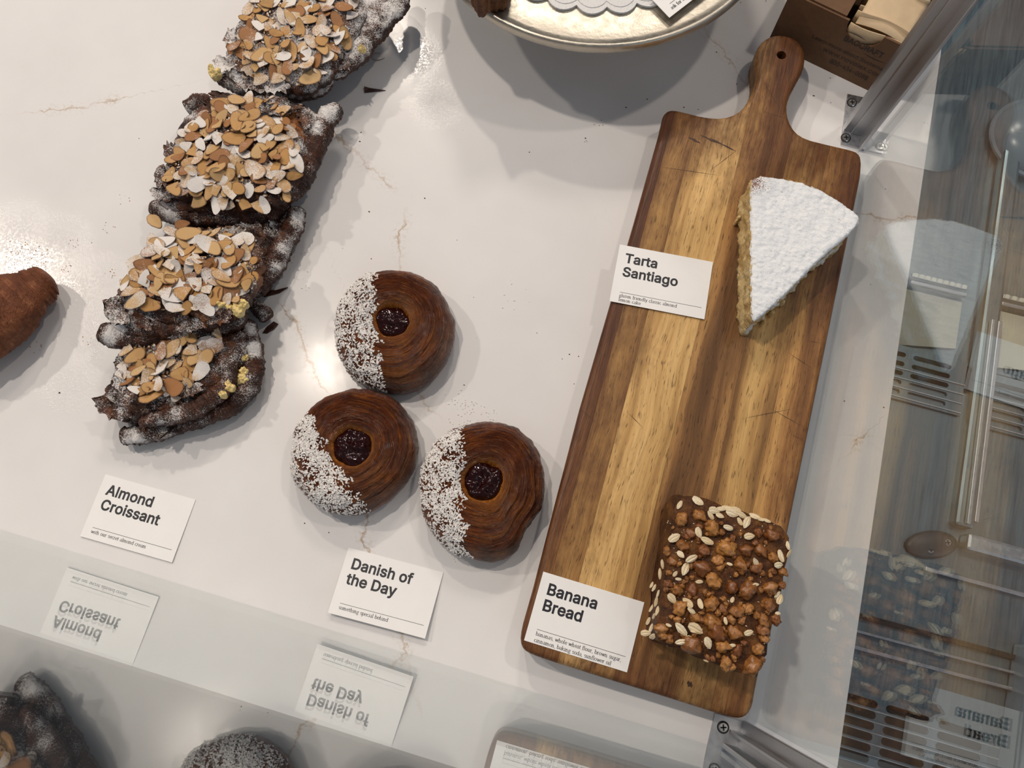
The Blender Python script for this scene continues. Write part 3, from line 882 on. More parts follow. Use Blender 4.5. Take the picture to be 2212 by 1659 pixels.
'u': (410, "182,-5 158,-3 135,2 115,11 97,23 82,39 69,59 60,82 54,109 53,139 53,379 114,379 114,144 116,117 124,94 137,75 154,61 175,53 200,50 226,53 249,62 268,77 283,97 293,122 296,153 296,379 357,379 357,0 298,0 298,92 307,92 294,60 277,35 257,17 234,5 209,-3"),
'v': (389, "163,0 17,379 84,379 165,155 187,87 206,21 184,21 203,87 224,155 305,379 371,379 226,0"),
'w': (567, "138,0 23,379 87,379 133,214 154,137 175,41 165,41 186,135 206,214 252,379 316,379 362,214 382,136 402,41 391,41 413,135 434,214 480,379 545,379 429,0 368,0 319,172 305,225 291,280 277,338 291,338 277,280 263,225 248,172 199,0"),
'x': (379, "21,0 171,218 171,171 29,379 100,379 147,306 179,253 207,206 175,206 202,253 233,306 282,379 352,379 209,169 209,214 358,0 287,0 231,85 200,136 173,182 205,182 178,136 148,85 91,0"),
'y': (389, "47,-139 61,-86 71,-87 104,-89 130,-74 151,-36 163,-1 17,379 84,379 165,155 187,87 206,21 184,21 202,87 224,155 305,379 371,379 204,-58 177,-107 139,-136 91,-145 65,-143"),
'l': (168, "54,0 54,509 114,509 114,0"),
}


_GCACHE = {}


def glyph_tris(ch, bold):
    """Triangles of one sans letter (em units), optionally emboldened; filled by winding number."""
    if (ch, bold) in _GCACHE:
        return _GCACHE[(ch, bold)]
    st = GLYPHS[ch][1]
    P, E = [], []
    rings = []
    for con in st.split('|') if st else []:
        p = np.array([[float(q) for q in w.split(',')] for w in con.split()]) / 1000.0
        if bold:
            p = p[np.hypot(*(p - np.roll(p, 1, axis=0)).T) > 1e-5]
            a = p - np.roll(p, 1, axis=0)
            b = np.roll(p, -1, axis=0) - p
            na = np.c_[a[:, 1], -a[:, 0]] / np.hypot(*a.T)[:, None]
            nb_ = np.c_[b[:, 1], -b[:, 0]] / np.hypot(*b.T)[:, None]
            mm = na + nb_
            mm /= np.maximum(0.35, (mm * mm).sum(1) / 2)[:, None]
            p = p - mm * bold                 # outer rings run clockwise
        b0 = len(P)
        P += [Vector(q) for q in p]
        E += [(b0 + i, b0 + (i + 1) % len(p)) for i in range(len(p))]
        rings.append(p)
    V, Fc = [], []
    if P:
        from mathutils.geometry import delaunay_2d_cdt
        vs, _, fs, *_r = delaunay_2d_cdt(P, E, [], 0, 1e-6)
        V = [(v[0], v[1]) for v in vs]
        for f_ in fs:
            c = np.mean([V[i] for i in f_], axis=0)
            wn = 0.0
            for p in rings:
                d = p - c
                e = np.roll(d, -1, axis=0)
                wn += np.arctan2(d[:, 0] * e[:, 1] - d[:, 1] * e[:, 0], (d * e).sum(1)).sum()
            if wn < -3:
                Fc.append(tuple(f_))
    _GCACHE[(ch, bold)] = (V, Fc)
    return V, Fc


def sans_mesh(text, bold=0.0, track=0.0):
    x, V, Fc = 0.0, [], []
    for ch in text:
        v, f = glyph_tris(ch, bold)
        b0 = len(V)
        V += [(q[0] + x, q[1]) for q in v]
        Fc += [tuple(i + b0 for i in t) for t in f]
        x += GLYPHS[ch][0] / 1000.0 + track
    return V, Fc, x


def _arc(cx, cy, rx, ry, a0, a1, n=10):
    return [(cx + rx * math.cos(math.radians(a)), cy + ry * math.sin(math.radians(a))) for a in np.linspace(a0, a1, n)]


def _serif_font():
    """Small bookish lower case drawn with a broad nib: strokes per letter, advance. x-height 1."""
    S = {}

    def st(x, y0, y1, foot=True, flag=True):
        o = [[(x, y0), (x, y1)]]
        if foot:
            o.append([(x - 0.22, y0), (x + 0.22, y0)])
        if flag:
            o.append([(x - 0.22, y1 - 0.05), (x, y1)])
        return o
    bowl = lambda cx: [_arc(cx, 0.5, 0.36, 0.5, 0, 360, 20)]
    S['o'] = (bowl(0.5), 1.02)
    S['c'] = ([_arc(0.5, 0.5, 0.36, 0.5, 50, 320, 14)], 0.88)
    S['e'] = ([_arc(0.5, 0.5, 0.36, 0.5, 0, 320, 16), [(0.15, 0.52), (0.84, 0.52)]], 0.92)
    S['a'] = ([_arc(0.42, 0.74, 0.28, 0.26, 150, 20, 8) + [(0.72, 0.55), (0.72, 0.1), (0.9, 0.02)], _arc(0.42, 0.27, 0.28, 0.27, 80, 330, 12)], 0.94)
    S['d'] = ([_arc(0.46, 0.5, 0.34, 0.5, 30, 330, 14)] + st(0.82, 0, 1.55, False) + [[(0.82, 0), (1.02, 0)]], 1.08)
    S['b'] = ([_arc(0.58, 0.5, 0.34, 0.5, 150, -150, 14)] + st(0.2, 0, 1.55, False), 1.04)
    S['p'] = ([_arc(0.58, 0.5, 0.34, 0.5, 150, -150, 14)] + st(0.2, -0.48, 1.0), 1.06)
    S['g'] = ([_arc(0.44, 0.64, 0.28, 0.34, 0, 360, 16), _arc(0.46, -0.2, 0.36, 0.24, 0, 360, 16), [(0.3, 0.3), (0.22, 0.12), (0.5, 0.04)], [(0.66, 0.9), (0.92, 0.98)]], 0.96)
    arch = lambda x, w: [(x, 0.62)] + _arc(x + w * 0.55, 0.62, w * 0.45, 0.36, 160, 0, 7) + [(x + w, 0)]
    S['n'] = (st(0.2, 0, 1.0) + [arch(0.2, 0.56), [(0.56, 0), (0.98, 0)]], 1.1)
    S['h'] = (st(0.2, 0, 1.55) + [arch(0.2, 0.56), [(0.56, 0), (0.98, 0)]], 1.1)
    S['m'] = (st(0.2, 0, 1.0) + [arch(0.2, 0.52), [(0.54, 0), (0.9, 0)], arch(0.72, 0.52), [(1.06, 0), (1.44, 0)]], 1.58)
    S['r'] = (st(0.2, 0, 1.0) + [[(0.2, 0.62), (0.36, 0.88), (0.52, 0.98), (0.68, 0.9)]], 0.76)
    S['u'] = ([[(0.2, 0.98), (0.2, 0.35)] + _arc(0.42, 0.3, 0.22, 0.28, 180, 330, 7) + [(0.72, 0.3)], [(0.02, 0.96), (0.2, 0.98)]] + st(0.74, 0, 1.0, False) + [[(0.74, 0), (0.95, 0)]], 1.08)
    S['i'] = (st(0.24, 0, 1.0) + [[(0.2, 1.32), (0.29, 1.36)]], 0.54)
    S['l'] = (st(0.24, 0, 1.55), 0.54)
    S['k'] = (st(0.2, 0, 1.55) + [[(0.24, 0.4), (0.78, 0.98)], [(0.4, 0.56), (0.86, 0.02)], [(0.62, 0.98), (0.94, 0.98)], [(0.68, 0), (1.0, 0)]], 1.04)
    S['t'] = ([[(0.26, 1.28), (0.26, 0.24)] + _arc(0.44, 0.2, 0.18, 0.2, 180, 320, 6), [(0.04, 0.97), (0.58, 0.97)]], 0.68)
    S['f'] = ([[(0.24, 0), (0.24, 1.2)] + _arc(0.46, 1.25, 0.22, 0.3, 180, 50, 6), [(0.02, 0.97), (0.56, 0.97)], [(0.04, 0), (0.48, 0)]], 0.6)
    S['s'] = ([[(0.68, 0.78)] + _arc(0.42, 0.75, 0.25, 0.25, 40, 230, 8) + [(0.56, 0.42)] + _arc(0.44, 0.25, 0.27, 0.26, 30, -150, 8)], 0.82)
    S['w'] = ([[(0.12, 0.98), (0.42, 0.02)], [(0.42, 0.02), (0.72, 0.96)], [(0.7, 0.98), (1.0, 0.02)], [(1.0, 0.02), (1.28, 0.96)], [(0.0, 0.98), (0.3, 0.98)], [(1.12, 0.98), (1.42, 0.98)]], 1.42)
    S['y'] = ([[(0.12, 0.98), (0.46, 0.02)], [(0.82, 0.96), (0.46, 0.02), (0.3, -0.4), (0.1, -0.42)], [(0.0, 0.98), (0.3, 0.98)], [(0.66, 0.98), (0.96, 0.98)]], 0.96)
    S[','] = ([[(0.2, 0.06), (0.24, -0.06), (0.14, -0.24)]], 0.42)
    S[' '] = ([], 0.60)
    return S


SERIF = _serif_font()


def serif_mesh(text):
    """Quads for one line of nib lettering, x-height 1; returns verts2d, faces, width."""
    V, Fc, x = [], [], 0.0
    for ch in text:
        strokes, adv = SERIF[ch]
        for s in strokes:
            p = np.array(s, float) + np.array([x, 0])
            b = len(V)
            for i in range(len(p)):
                t = p[min(i + 1, len(p) - 1)] - p[max(i - 1, 0)]
                t = t / max(1e-6, np.hypot(*t))
                n = np.array([-t[1], t[0]])
                w = math.hypot(0.105 * n[0], 0.055 * n[1])
                V += [tuple(p[i] + n * w), tuple(p[i] - n * w)]
            Fc += [(b + 2 * i, b + 2 * i + 1, b + 2 * i + 3, b + 2 * i + 2) for i in range(len(p) - 1)]
        x += adv
    return V, Fc, x


CW, CH = 0.1204 * EYE, 0.0792 * EYE


def name_card(label, cx, cy, ang, tilt, z0, head, small, rule_v=0.822, small_v=(0.908, 0.980), small_w=(0.5, 0.5)):
    """Printed card; u runs right, v down from the top-left corner, as fractions of the card."""
    c = Vector((cx, cy, z0 + abs(math.sin(tilt)) * CH / 2 + 0.0004))
    root = thing('name_card', label, 'card', (cx, cy, z0), 'printed name cards')
    U = Vector((math.cos(ang), math.sin(ang), 0))
    W = Vector((-math.sin(ang) * math.cos(tilt), math.cos(ang) * math.cos(tilt), math.sin(tilt)))
    N = U.cross(W)

    def P(u, v, h=0.0):
        return c + U * ((u - 0.5) * CW) + W * ((0.5 - v) * CH) + N * h
    nu, nv = 2, 2
    v8 = [P(0, 1, -.0002), P(1, 1, -.0002), P(1, 0, -.0002), P(0, 0, -.0002), P(0, 1, .0002), P(1, 1, .0002), P(1, 0, .0002), P(0, 0, .0002)]
    f8 = [(3, 2, 1, 0), (4, 5, 6, 7), (0, 1, 5, 4), (1, 2, 6, 5), (2, 3, 7, 6), (3, 0, 4, 7)]
    mesh_obj('sheet', v8, f8, M_CARD, root, smooth=False)
    ink = 0.00026
    for (txt, v) in head:
        vv, ff, w = sans_mesh(txt, 0.024, 0.010)
        sc = 0.0094 / 0.555
        mesh_obj('heading', [P(0.080 + x[0] * sc / CW, v - x[1] * sc / CH, ink) for x in vv], ff, M_INK, root, smooth=False, label='bold black heading reading ' + txt)
    if small:
        v8 = [P(0.09, rule_v + .004, ink), P(0.952, rule_v + .004, ink), P(0.952, rule_v - .002, ink), P(0.09, rule_v - .002, ink)]
        mesh_obj('rule', v8, [(0, 1, 2, 3)], M_INK, root, smooth=False)
        for txt, v, tw in zip(small, small_v, small_w):
            vv, ff, w = serif_mesh(txt)
            sc = 0.00200
            mesh_obj('small_print', [P(0.09 + x[0] / w * tw, v - x[1] * sc / CH, ink) for x in vv], ff, M_INK, root, smooth=False, label='small serif print reading ' + txt.rstrip(','))
    return root


# ---------------------------------------------------------------- cutting board
HB = 0.033
left_dx = 9
BO = [(1431, 262), (1433, 246), (1443, 236), (1456, 234), (1479, 239), (1522, 250), (1562, 253), (1594, 242), (1614, 222), (1626, 195), (1635, 172), (1634, 145), (1631, 122), (1637, 100), (1652, 82), (1669, 74), (1690, 72), (1717, 79), (1735, 96), (1742, 118), (1738, 148), (1720, 181), (1706, 208), (1701, 232), (1706, 259), (1720, 283), (1742, 297), (1781, 307), (1841, 321), (1856, 327), (1864, 341), (1862, 377),
      (1755, 900), (1632, 1500), (1628, 1526), (1618, 1545), (1603, 1553), (1586, 1552), (1544, 1540), (1443, 1508), (1316, 1469), (1190, 1429), (1148, 1414), (1131, 1404), (1124, 1386), (1127, 1358), (1152, 1270), (1250, 890), (1370, 478)]
bo = px_outline(BO, HB)
bc = at(1500, 900, HB)
board = thing('cutting_board', 'dark striped acacia cutting board with rounded handle holding cake and bread', 'cutting board', (bc.x, bc.y, 0))
hole = at(1688, 119, HB)
dense = []
for i in range(len(bo)):
    a, b = np.array(bo[i]), np.array(bo[(i + 1) % len(bo)])
    k = max(1, int(np.hypot(*(b - a)) / 0.012))
    dense += [tuple(a + (b - a) * j / k) for j in range(k)]
bo_s = chaikin(dense, 1)
rnd_r = 0.005
# rounded section: inset rings towards top and bottom
p = bo_s
if 0.5 * np.sum(p[:, 0] * np.roll(p[:, 1], -1) - p[:, 1] * np.roll(p[:, 0], -1)) < 0:
    p = p[::-1]
t = np.roll(p, -1, axis=0) - np.roll(p, 1, axis=0)
nrm = np.c_[-t[:, 1], t[:, 0]] / np.hypot(*t.T)[:, None]         # inward
rings = []
for a in np.linspace(0, PI / 2, 5):
    rings.append((rnd_r * (1 - math.sin(a + 0)), rnd_r * (1 - math.cos(a)), 0))
prof = [(rnd_r * (1 - math.cos(a)), HB - rnd_r + rnd_r * math.sin(a)) for a in np.linspace(PI / 2, 0, 6)]
prof = [(rnd_r - rnd_r * math.cos(a) if False else rnd_r * (1 - math.cos(a)), z) for a, (_, z) in zip(np.linspace(PI / 2, 0, 6), prof)]
prof += [(0.0008, 0.006), (0.003, 0.0015), (0.005, 0.0)]


def board_mesh():
    bm = bmesh.new()
    rows = []
    for ins, z in prof:
        rows.append([bm.verts.new((q[0] + n[0] * ins, q[1] + n[1] * ins, z)) for q, n in zip(p, nrm)])
    m = len(p)
    for a, b in zip(rows[:-1], rows[1:]):
        for i in range(m):
            bm.faces.new((a[i], b[i], b[(i + 1) % m], a[(i + 1) % m]))
    # top with the hanging hole
    hr = 0.0046
    ringt = [bm.verts.new((hole.x + hr * math.cos(k * PI / 8), hole.y + hr * math.sin(k * PI / 8), HB)) for k in range(16)]
    ringb = [bm.verts.new((v.co.x, v.co.y, 0.0)) for v in ringt]
    for ring, row in ((ringt, rows[0]), (ringb, rows[-1])):
        es = []
        for rr_ in (ring, row):
            for i in range(len(rr_)):
                e = bm.edges.get((rr_[i], rr_[(i + 1) % len(rr_)])) or bm.edges.new((rr_[i], rr_[(i + 1) % len(rr_)]))
                es.append(e)
        bmesh.ops.triangle_fill(bm, edges=es, use_beauty=True)
    for i in range(16):
        bm.faces.new((ringt[i], ringt[(i + 1) % 16], ringb[(i + 1) % 16], ringb[i]))
    bmesh.ops.recalc_face_normals(bm, faces=bm.faces)
    return bm


WOODS = [((0.060, 0.020, 0.007), (0.15, 0.056, 0.018), (0.28, 0.130, 0.042), 0.3),
         ((0.11, 0.048, 0.015), (0.28, 0.135, 0.042), (0.47, 0.26, 0.085), 1.9),
         ((0.28, 0.14, 0.046), (0.58, 0.34, 0.12), (0.80, 0.52, 0.215), 3.1),
         ((0.11, 0.048, 0.016), (0.31, 0.15, 0.050), (0.52, 0.29, 0.10), 4.4),
         ((0.18, 0.085, 0.028), (0.44, 0.24, 0.080), (0.68, 0.42, 0.155), 5.2),
         ((0.12, 0.048, 0.016), (0.33, 0.155, 0.050), (0.56, 0.31, 0.105), 6.6)]
cuts = [at(q, 800, HB).x for q in (1309, 1367, 1486, 1598, 1690)]
edges_x = [-1] + cuts + [1]
ymin, ymax = min(q[1] for q in bo), max(q[1] for q in bo)
xmin, xmax = min(q[0] for q in bo), max(q[0] for q in bo)
ysh = at(1562, 253, HB).y
for i, (dk, md, lt, sd) in enumerate(WOODS):
    bm = board_mesh()
    for x, sgn in ((edges_x[i], -1), (edges_x[i + 1], 1)):
        if abs(x) < 1:
            bmesh.ops.bisect_plane(bm, geom=bm.verts[:] + bm.edges[:] + bm.faces[:], plane_co=(x - sgn * 0.00006, 0, 0), plane_no=(sgn, 0, 0), clear_outer=True)
            bmesh.ops.holes_fill(bm, edges=[e for e in bm.edges if e.is_boundary])
    bmesh.ops.triangulate(bm, faces=[f_ for f_ in bm.faces if len(f_.verts) > 4])
    # finer faces on top so that the oil stain attribute has something to sit on
    for yy in np.arange(ymin + 0.01, ymax, 0.014):
        bmesh.ops.bisect_plane(bm, geom=bm.verts[:] + bm.edges[:] + bm.faces[:], plane_co=(0, yy, 0), plane_no=(0, 1, 0))
    for xx in np.arange(xmin + 0.004, xmax, 0.010):
        if edges_x[i] < xx < edges_x[i + 1]:
            bmesh.ops.bisect_plane(bm, geom=bm.verts[:] + bm.edges[:] + bm.faces[:], plane_co=(xx, 0, 0), plane_no=(1, 0, 0))
    stv = []
    for v in bm.verts:
        x, y, z = v.co
        s = 0.0
        s = max(s, 1 - (x - xmin) / 0.065) * 0.80
        s = max(s, (1.05 - (y - ymin) / 0.060) * 0.85)
        s = max(s, 0.80 * max(0, 1 - max(0, ysh - 0.01 - y) / 0.13))
        s = max(s, 0.55 if y > ysh else 0)
        s = max(s, 0.75 * max(0.0, min(1, (x - (xmin + 0.11)) / 0.05)) * max(0, min(1, (y - 0.22) / 0.12)), 0.5 * max(0.0, min(1, (x - (xmax - 0.03)) / 0.02)))
        s = max(s, 0.8 if z < HB - 0.002 else 0)
        stv.append(max(0.0, s))
    o = bm_obj('stave', bm, make_wood('acacia_stave', dk, md, lt, sd), board, smooth=False)
    attr(o, 'stain', stv)
# knife marks
M_SCAR = plain('knife_scar', (0.055, 0.022, 0.009), 0.6)
for a, b in (((1416, 359), (1560, 380)), ((1530, 372), (1600, 318)), ((1640, 160), (1690, 245)), ((1645, 240), (1705, 258)), ((1600, 905), (1718, 882)), ((1700, 760), (1760, 800)), ((1660, 880), (1740, 925)), ((1355, 890), (1390, 925)), ((1250, 880), (1290, 915)), ((1740, 735), (1775, 742)), ((1710, 940), (1735, 950)), ((1520, 1140), (1560, 1110))):
    A_, B_ = at(*a, HB), at(*b, HB)
    dv = (B_ - A_).normalized()
    nn = Vector((-dv.y, dv.x, 0)) * 0.00028
    zz = Vector((0, 0, 0.00008))
    mesh_obj('knife_mark', [A_ + zz, (A_ + B_) / 2 - nn + zz, B_ + zz, (A_ + B_) / 2 + nn + zz], [(0, 1, 2, 3)], M_SCAR, board, smooth=False)
# knot by the handle and the plugged nail hole near the front
for (kx, ky, ru, rv) in ((1500, 303, 15, 3), (1560, 312, 34, 2), (1530, 300, 20, 2), (1490, 1478, 6, 5)):
    c_ = at(kx, ky, HB)
    q = [(c_.x + ru * 0.0004 * math.cos(k * PI / 8), c_.y - ru * 0.0001 * math.cos(k * PI / 8) + rv * 0.0004 * math.sin(k * PI / 8) * (1 + 0.5 * math.sin(k * 2.3 + kx))) for k in range(16)]
    v, f = prism(q, HB - 0.001, HB + 0.0001)
    mesh_obj('knot', v, f, M_SCAR, board, smooth=False)

# ---------------------------------------------------------------- name cards
E_ = EYE
name_card('white card headed Almond Croissant lying on the counter', -0.4692 * E_, -0.0452 * E_, 0.0132, -0.0187, 0, [('Almond', .292), ('Croissant', .528)], ['with our secret almond cream'], small_w=(0.60,))
name_card('white card headed Danish of the Day lying on the counter', -0.1466 * E_, -0.0454 * E_, 0.030, -0.0964, 0, [('Danish of', .292), ('the Day', .525)], ['something special behind'], small_w=(0.51,))
name_card('white card headed Banana Bread lying on the wooden board', 0.0875 * E_ - 0.0002, -0.0115 * E_, -0.0105, 0.0, HB, [('Banana', .292), ('Bread', .525)], ['bananas, whole wheat flour, brown sugar,', 'cinnamon, baking soda, sunflower oil'], 0.800, (0.885, 0.975), (0.832, 0.75))
name_card('white card headed Tarta Santiago lying across the edge of the board', 0.0762 * E_, 0.4149 * E_, 0.0753, -0.02, HB, [('Tarta', .292), ('Santiago', .532)], ['gluten friendly classic almond', 'lemon cake'], 0.815, (0.895, 0.968), (0.61, 0.235))

# ---------------------------------------------------------------- slice of almond tart
ZT = HB + 0.040
TO = [(1624, 388), (1644, 380), (1693, 386), (1734, 394), (1775, 412), (1815, 436), (1846, 458), (1857, 470), (1850, 486), (1832, 506), (1767, 561), (1699, 631), (1648, 678), (1632, 690), (1625, 674), (1624, 441)]
to = np.array(px_outline(TO, ZT))
tc = to.mean(0)
tart = thing('tart_slice', 'wedge of almond cake thickly dusted with white icing sugar on the board', 'cake', (tc[0], tc[1], HB))
poly = []
for i in range(len(to)):
    a, b = to[i], to[(i + 1) % len(to)]
    k = max(1, int(np.hypot(*(b - a)) / 0.0014))
    poly += [a + (b - a) * j / k for j in range(k)]
poly = np.array(poly)
m = len(poly)
tt = np.roll(poly, -1, axis=0) - np.roll(poly, 1, axis=0)
ar = 0.5 * np.sum(poly[:, 0] * np.roll(poly[:, 1], -1) - poly[:, 1] * np.roll(poly[:, 0], -1))
nn = np.c_[tt[:, 1], -tt[:, 0]] / np.hypot(*tt.T)[:, None] * (1 if ar > 0 else -1)
V, Fc = [], []
zs = np.linspace(0, 1, 14)
for iz, z in enumerate(zs):
    for q, n in zip(poly, nn):
        zz = HB + (ZT - 0.0015 - HB) * z
        g = fr((q[0], q[1], zz), 130, 4, 4) * 0.0026 + fr((q[0], q[1], zz), 420, 2, 2) * 0.0009 + (0.0016 if z < 0.25 else 0) * (1 - z * 4)
        g -= 0.0012 * (1 if 0.3 < z < 0.42 else 0)
        V.append((q[0] + n[0] * g, q[1] + n[1] * g, zz))
for k in range(len(zs) - 1):
    for i in range(m):
        Fc.append((k * m + i, k * m + (i + 1) % m, (k + 1) * m + (i + 1) % m, (k + 1) * m + i))
Fc += [tuple(range(m - 1, -1, -1)), tuple(range((len(zs) - 1) * m, len(zs) * m))]
attr(mesh_obj('cake_crumb', V, Fc, M_CAKE, tart), 'dust', [(1.25 if nn[i % m][0] > 0.15 else 0.0) for i in range(len(V))])
# sugar crust: skin over the outline, triangulated on a fine grid
from mathutils.geometry import delaunay_2d_cdt
bpts = [Vector(q) for q in poly]
lo, hi = poly.min(0), poly.max(0)
grid = []
rs_ = random.Random(4)
for gx_ in np.arange(lo[0], hi[0], 0.0011):
    for gy_ in np.arange(lo[1], hi[1], 0.0011):
        q = np.array([gx_ + rs_.uniform(-.0003, .0003), gy_ + rs_.uniform(-.0003, .0003)])
        ins = False
        for (a, b) in zip(poly, np.roll(poly, -1, axis=0)):
            if (a[1] > q[1]) != (b[1] > q[1]) and q[0] < (b[0] - a[0]) * (q[1] - a[1]) / (b[1] - a[1]) + a[0]:
                ins = not ins
        if ins and np.min(((poly - q) ** 2).sum(1)) > 0.0007 ** 2:
            grid.append(Vector(q))
vs, _, fs, *_r = delaunay_2d_cdt(bpts + grid, [(i, (i + 1) % m) for i in range(m)], [], 1, 1e-7)
V, bare = [], []
corner = np.array(at(1630, 395, ZT)[:2])
nb0 = len(bpts)
for i, q in enumerate(vs):
    x, y = q[0], q[1]
    de = math.sqrt(np.min(((poly - np.array([x, y])) ** 2).sum(1)))
    z = ZT - 0.0012 * math.exp(-de / 0.0012) + fr((x, y, 0), 110, 1, 4) * 0.0011 + fr((x * 0.8 + y * 0.4, y, 1), 420, 1, 3) * 0.0009
    V.append((x, y, z))
    b_ = max(0, 0.78 - np.hypot(x - corner[0], y - corner[1]) / 0.030)
    for (bx, by) in ((1690, 412), (1780, 455), (1812, 478), (1825, 492), (1665, 400), (1700, 425)):
        w = np.array(at(bx, by, ZT)[:2])
        b_ = max(b_, 0.40 * math.exp(-((x - w[0]) ** 2 + (y - w[1]) ** 2) / 0.0045 ** 2))
    bare.append(b_)
# skirt of sugar just over the edge
n0 = len(V)
Fc = [tuple(f_) for f_ in fs]
for i in range(m):
    q, n = poly[i], nn[i]
    g = 0.0006 + 0.0007 * fr((q[0], q[1], 0), 380, 9, 2)
    V.append((q[0] + n[0] * g, q[1] + n[1] * g, ZT - 0.0035 - 0.002 * fr((q[0], q[1], 0), 200, 5, 2)))
    bare.append(0.0)
for i in range(m):
    j = (i + 1) % m
    Fc.append((i, n0 + i, n0 + j, j))
o = mesh_obj('sugar_crust', V, Fc, M_ICING, tart)
bm = bmesh.new()
bm.from_mesh(o.data)
bmesh.ops.recalc_face_normals(bm, faces=bm.faces)
bm.to_mesh(o.data)
bm.free()
o.data.polygons.foreach_set('use_smooth', [True] * len(o.data.polygons))
attr(o, 'bare', bare)
# crumbling ledge along the right cut face and loose crumbs by the slice
for (bx, by, r) in ((1590, 478, 5), (1596, 470, 6), (1600, 445, 5), (1690, 652, 6), (1668, 676, 6), (1650, 695, 5), (1604, 520, 3)):
    w = at(bx, by, HB + 0.006)
    ol = [(w.x + r * 0.0004 * math.cos(a) * random.uniform(0.7, 1.3), w.y + r * 0.0004 * math.sin(a) * random.uniform(0.7, 1.3)) for a in np.linspace(0, 2 * PI, 9)[:-1]]
    v, f = blob(ol, HB + 0.003, HB + 0.009, HB, 2.2, 7, 16, 0.0012, 300, seed=bx)
    mesh_obj('cake_crumb', v, f, M_CAKE, tart)

# ---------------------------------------------------------------- banana bread
ZB = HB + 0.052
BT = [(1468, 1066), (1520, 1075), (1600, 1104), (1680, 1132), (1704, 1146), (1711, 1162), (1706, 1200), (1685, 1290), (1662, 1390), (1646, 1452), (1634, 1464), (1600, 1452), (1540, 1428), (1470, 1402), (1432, 1390), (1420, 1378), (1424, 1340), (1440, 1230), (1452, 1110), (1459, 1074)]
bt = np.array(px_outline(BT, ZB))
bcn = bt.mean(0)
bread = thing('banana_bread', 'dark square of banana bread covered in walnuts and oats on the board', 'bread', (bcn[0], bcn[1], HB))
V, Fc = [], []
poly = chaikin(bt, 2)
if 0.5 * np.sum(poly[:, 0] * np.roll(poly[:, 1], -1) - poly[:, 1] * np.roll(poly[:, 0], -1)) < 0:
    poly = poly[::-1]
m = len(poly)
lev = [(0.985, 0.0), (1.0, 0.06), (1.005, 0.25), (1.01, 0.5), (1.01, 0.75), (1.0, 0.9), (0.985, 0.965), (0.96, 0.99)] + [(s, 1.0) for s in (0.9, 0.8, 0.68, 0.55, 0.4, 0.25, 0.1)]
for s, h in lev:
    for q in poly:
        x, y = bcn + (q - bcn) * s
        z = HB + (ZB - HB) * h
        g = fr((x, y, z), 75, 5, 4) * 0.0024 + fr((x, y, z), 350, 5, 2) * 0.0008
        d = (q - bcn) / np.hypot(*(q - bcn))
        k = 1.0 if h < 0.97 else 0.0
        V.append((x + d[0] * g * k, y + d[1] * g * k, z + (g if h > 0.9 else 0) + (0.003 * (1 - s * s) if h == 1 else 0)))
for k in range(len(lev) - 1):
    for i in range(m):
        Fc.append((k * m + i, k * m + (i + 1) % m, (k + 1) * m + (i + 1) % m, (k + 1) * m + i))
Fc += [tuple(range(m - 1, -1, -1)), tuple(range((len(lev) - 1) * m, len(lev) * m))]
loaf = mesh_obj('loaf', V, Fc, M_BREAD, bread)
loaf_bvh = BVHTree.FromPolygons([Vector(v) for v in V], Fc)


def lump_mesh(name, seed, sx, sy, sz, mat, sub=2, amp=0.28, notch=True):
    bm = bmesh.new()
    bmesh.ops.create_icosphere(bm, subdivisions=sub, radius=1.0)
    for v in bm.verts:
        n = v.co.normalized()
        k = 1 + noise.fractal(n * 1.3 + Vector((seed * 3.1, seed, 0)), 0.8, 2.0, 3) * amp + noise.noise(n * 3.4 + Vector((seed, 0, 7))) * amp * 0.6 - abs(noise.noise(n * 5.5 + Vector((seed, 3, 1)))) * amp * 0.28
        if notch:
            c = n - Vector((math.cos(seed), math.sin(seed), 0.5)).normalized()
            k *= 1 - 0.42 * math.exp(-c.length_squared / 0.16)
        v.co = Vector((n.x * sx, n.y * sy, n.z * sz)) * k
    me = bpy.data.meshes.new(name)
    bm.to_mesh(me)
    bm.free()
    me.polygons.foreach_set('use_smooth', [True] * len(me.polygons))
    me.materials.append(mat)
    return me


def oat_mesh(name, seed):
    rs = random.Random(seed)
    bm = bmesh.new()
    top, bot = [], []
    n = 12
    L, W = 1.0, rs.uniform(0.48, 0.62)
    vs = []
    for k in range(n):
        a = 2 * PI * k / n
        r = 1 + rs.uniform(-0.10, 0.08)
        vs.append((L * math.cos(a) * r, W * math.sin(a) * r))
    t = [bm.verts.new((x, y, 0.10 - 0.06 * abs(y) / W)) for x, y in vs]
    b = [bm.verts.new((x, y, -0.08)) for x, y in vs]
    g = [bm.verts.new((u, 0.0, 0.02)) for u in (-0.62, 0.62)]
    s = [bm.verts.new((u, w, 0.17)) for u in (-0.4, 0.4) for w in (-0.2, 0.2)]
    bmesh.ops.convex_hull(bm, input=t + b + s)
    for v in g:
        if not v.link_faces:
            bm.verts.remove(v)
    gm = bmesh.ops.bisect_plane(bm, geom=bm.verts[:] + bm.edges[:] + bm.faces[:], plane_co=(0, 0, 0), plane_no=(0, 1, 0))
    for v in [x for x in gm['geom_cut'] if isinstance(x, bmesh.types.BMVert)]:
        if v.co.z > 0:
            v.co.z -= 0.10
    me = bpy.data.meshes.new(name)
    bm.to_mesh(me)
    bm.free()
    me.materials.append(M_OAT)
    return me


WAL = [lump_mesh('walnut', i * 1.7 + 0.4, 1.0, 0.80, 0.66, M_WALNUT, 3, 0.38) for i in range(9)]
OAT = [oat_mesh('oat', i) for i in range(5)]
Q = Vector((0, 0, 1))


def quat(n, yaw):
    return Q.rotation_difference(Vector(n)) @ Euler((0, 0, yaw)).to_quaternion()


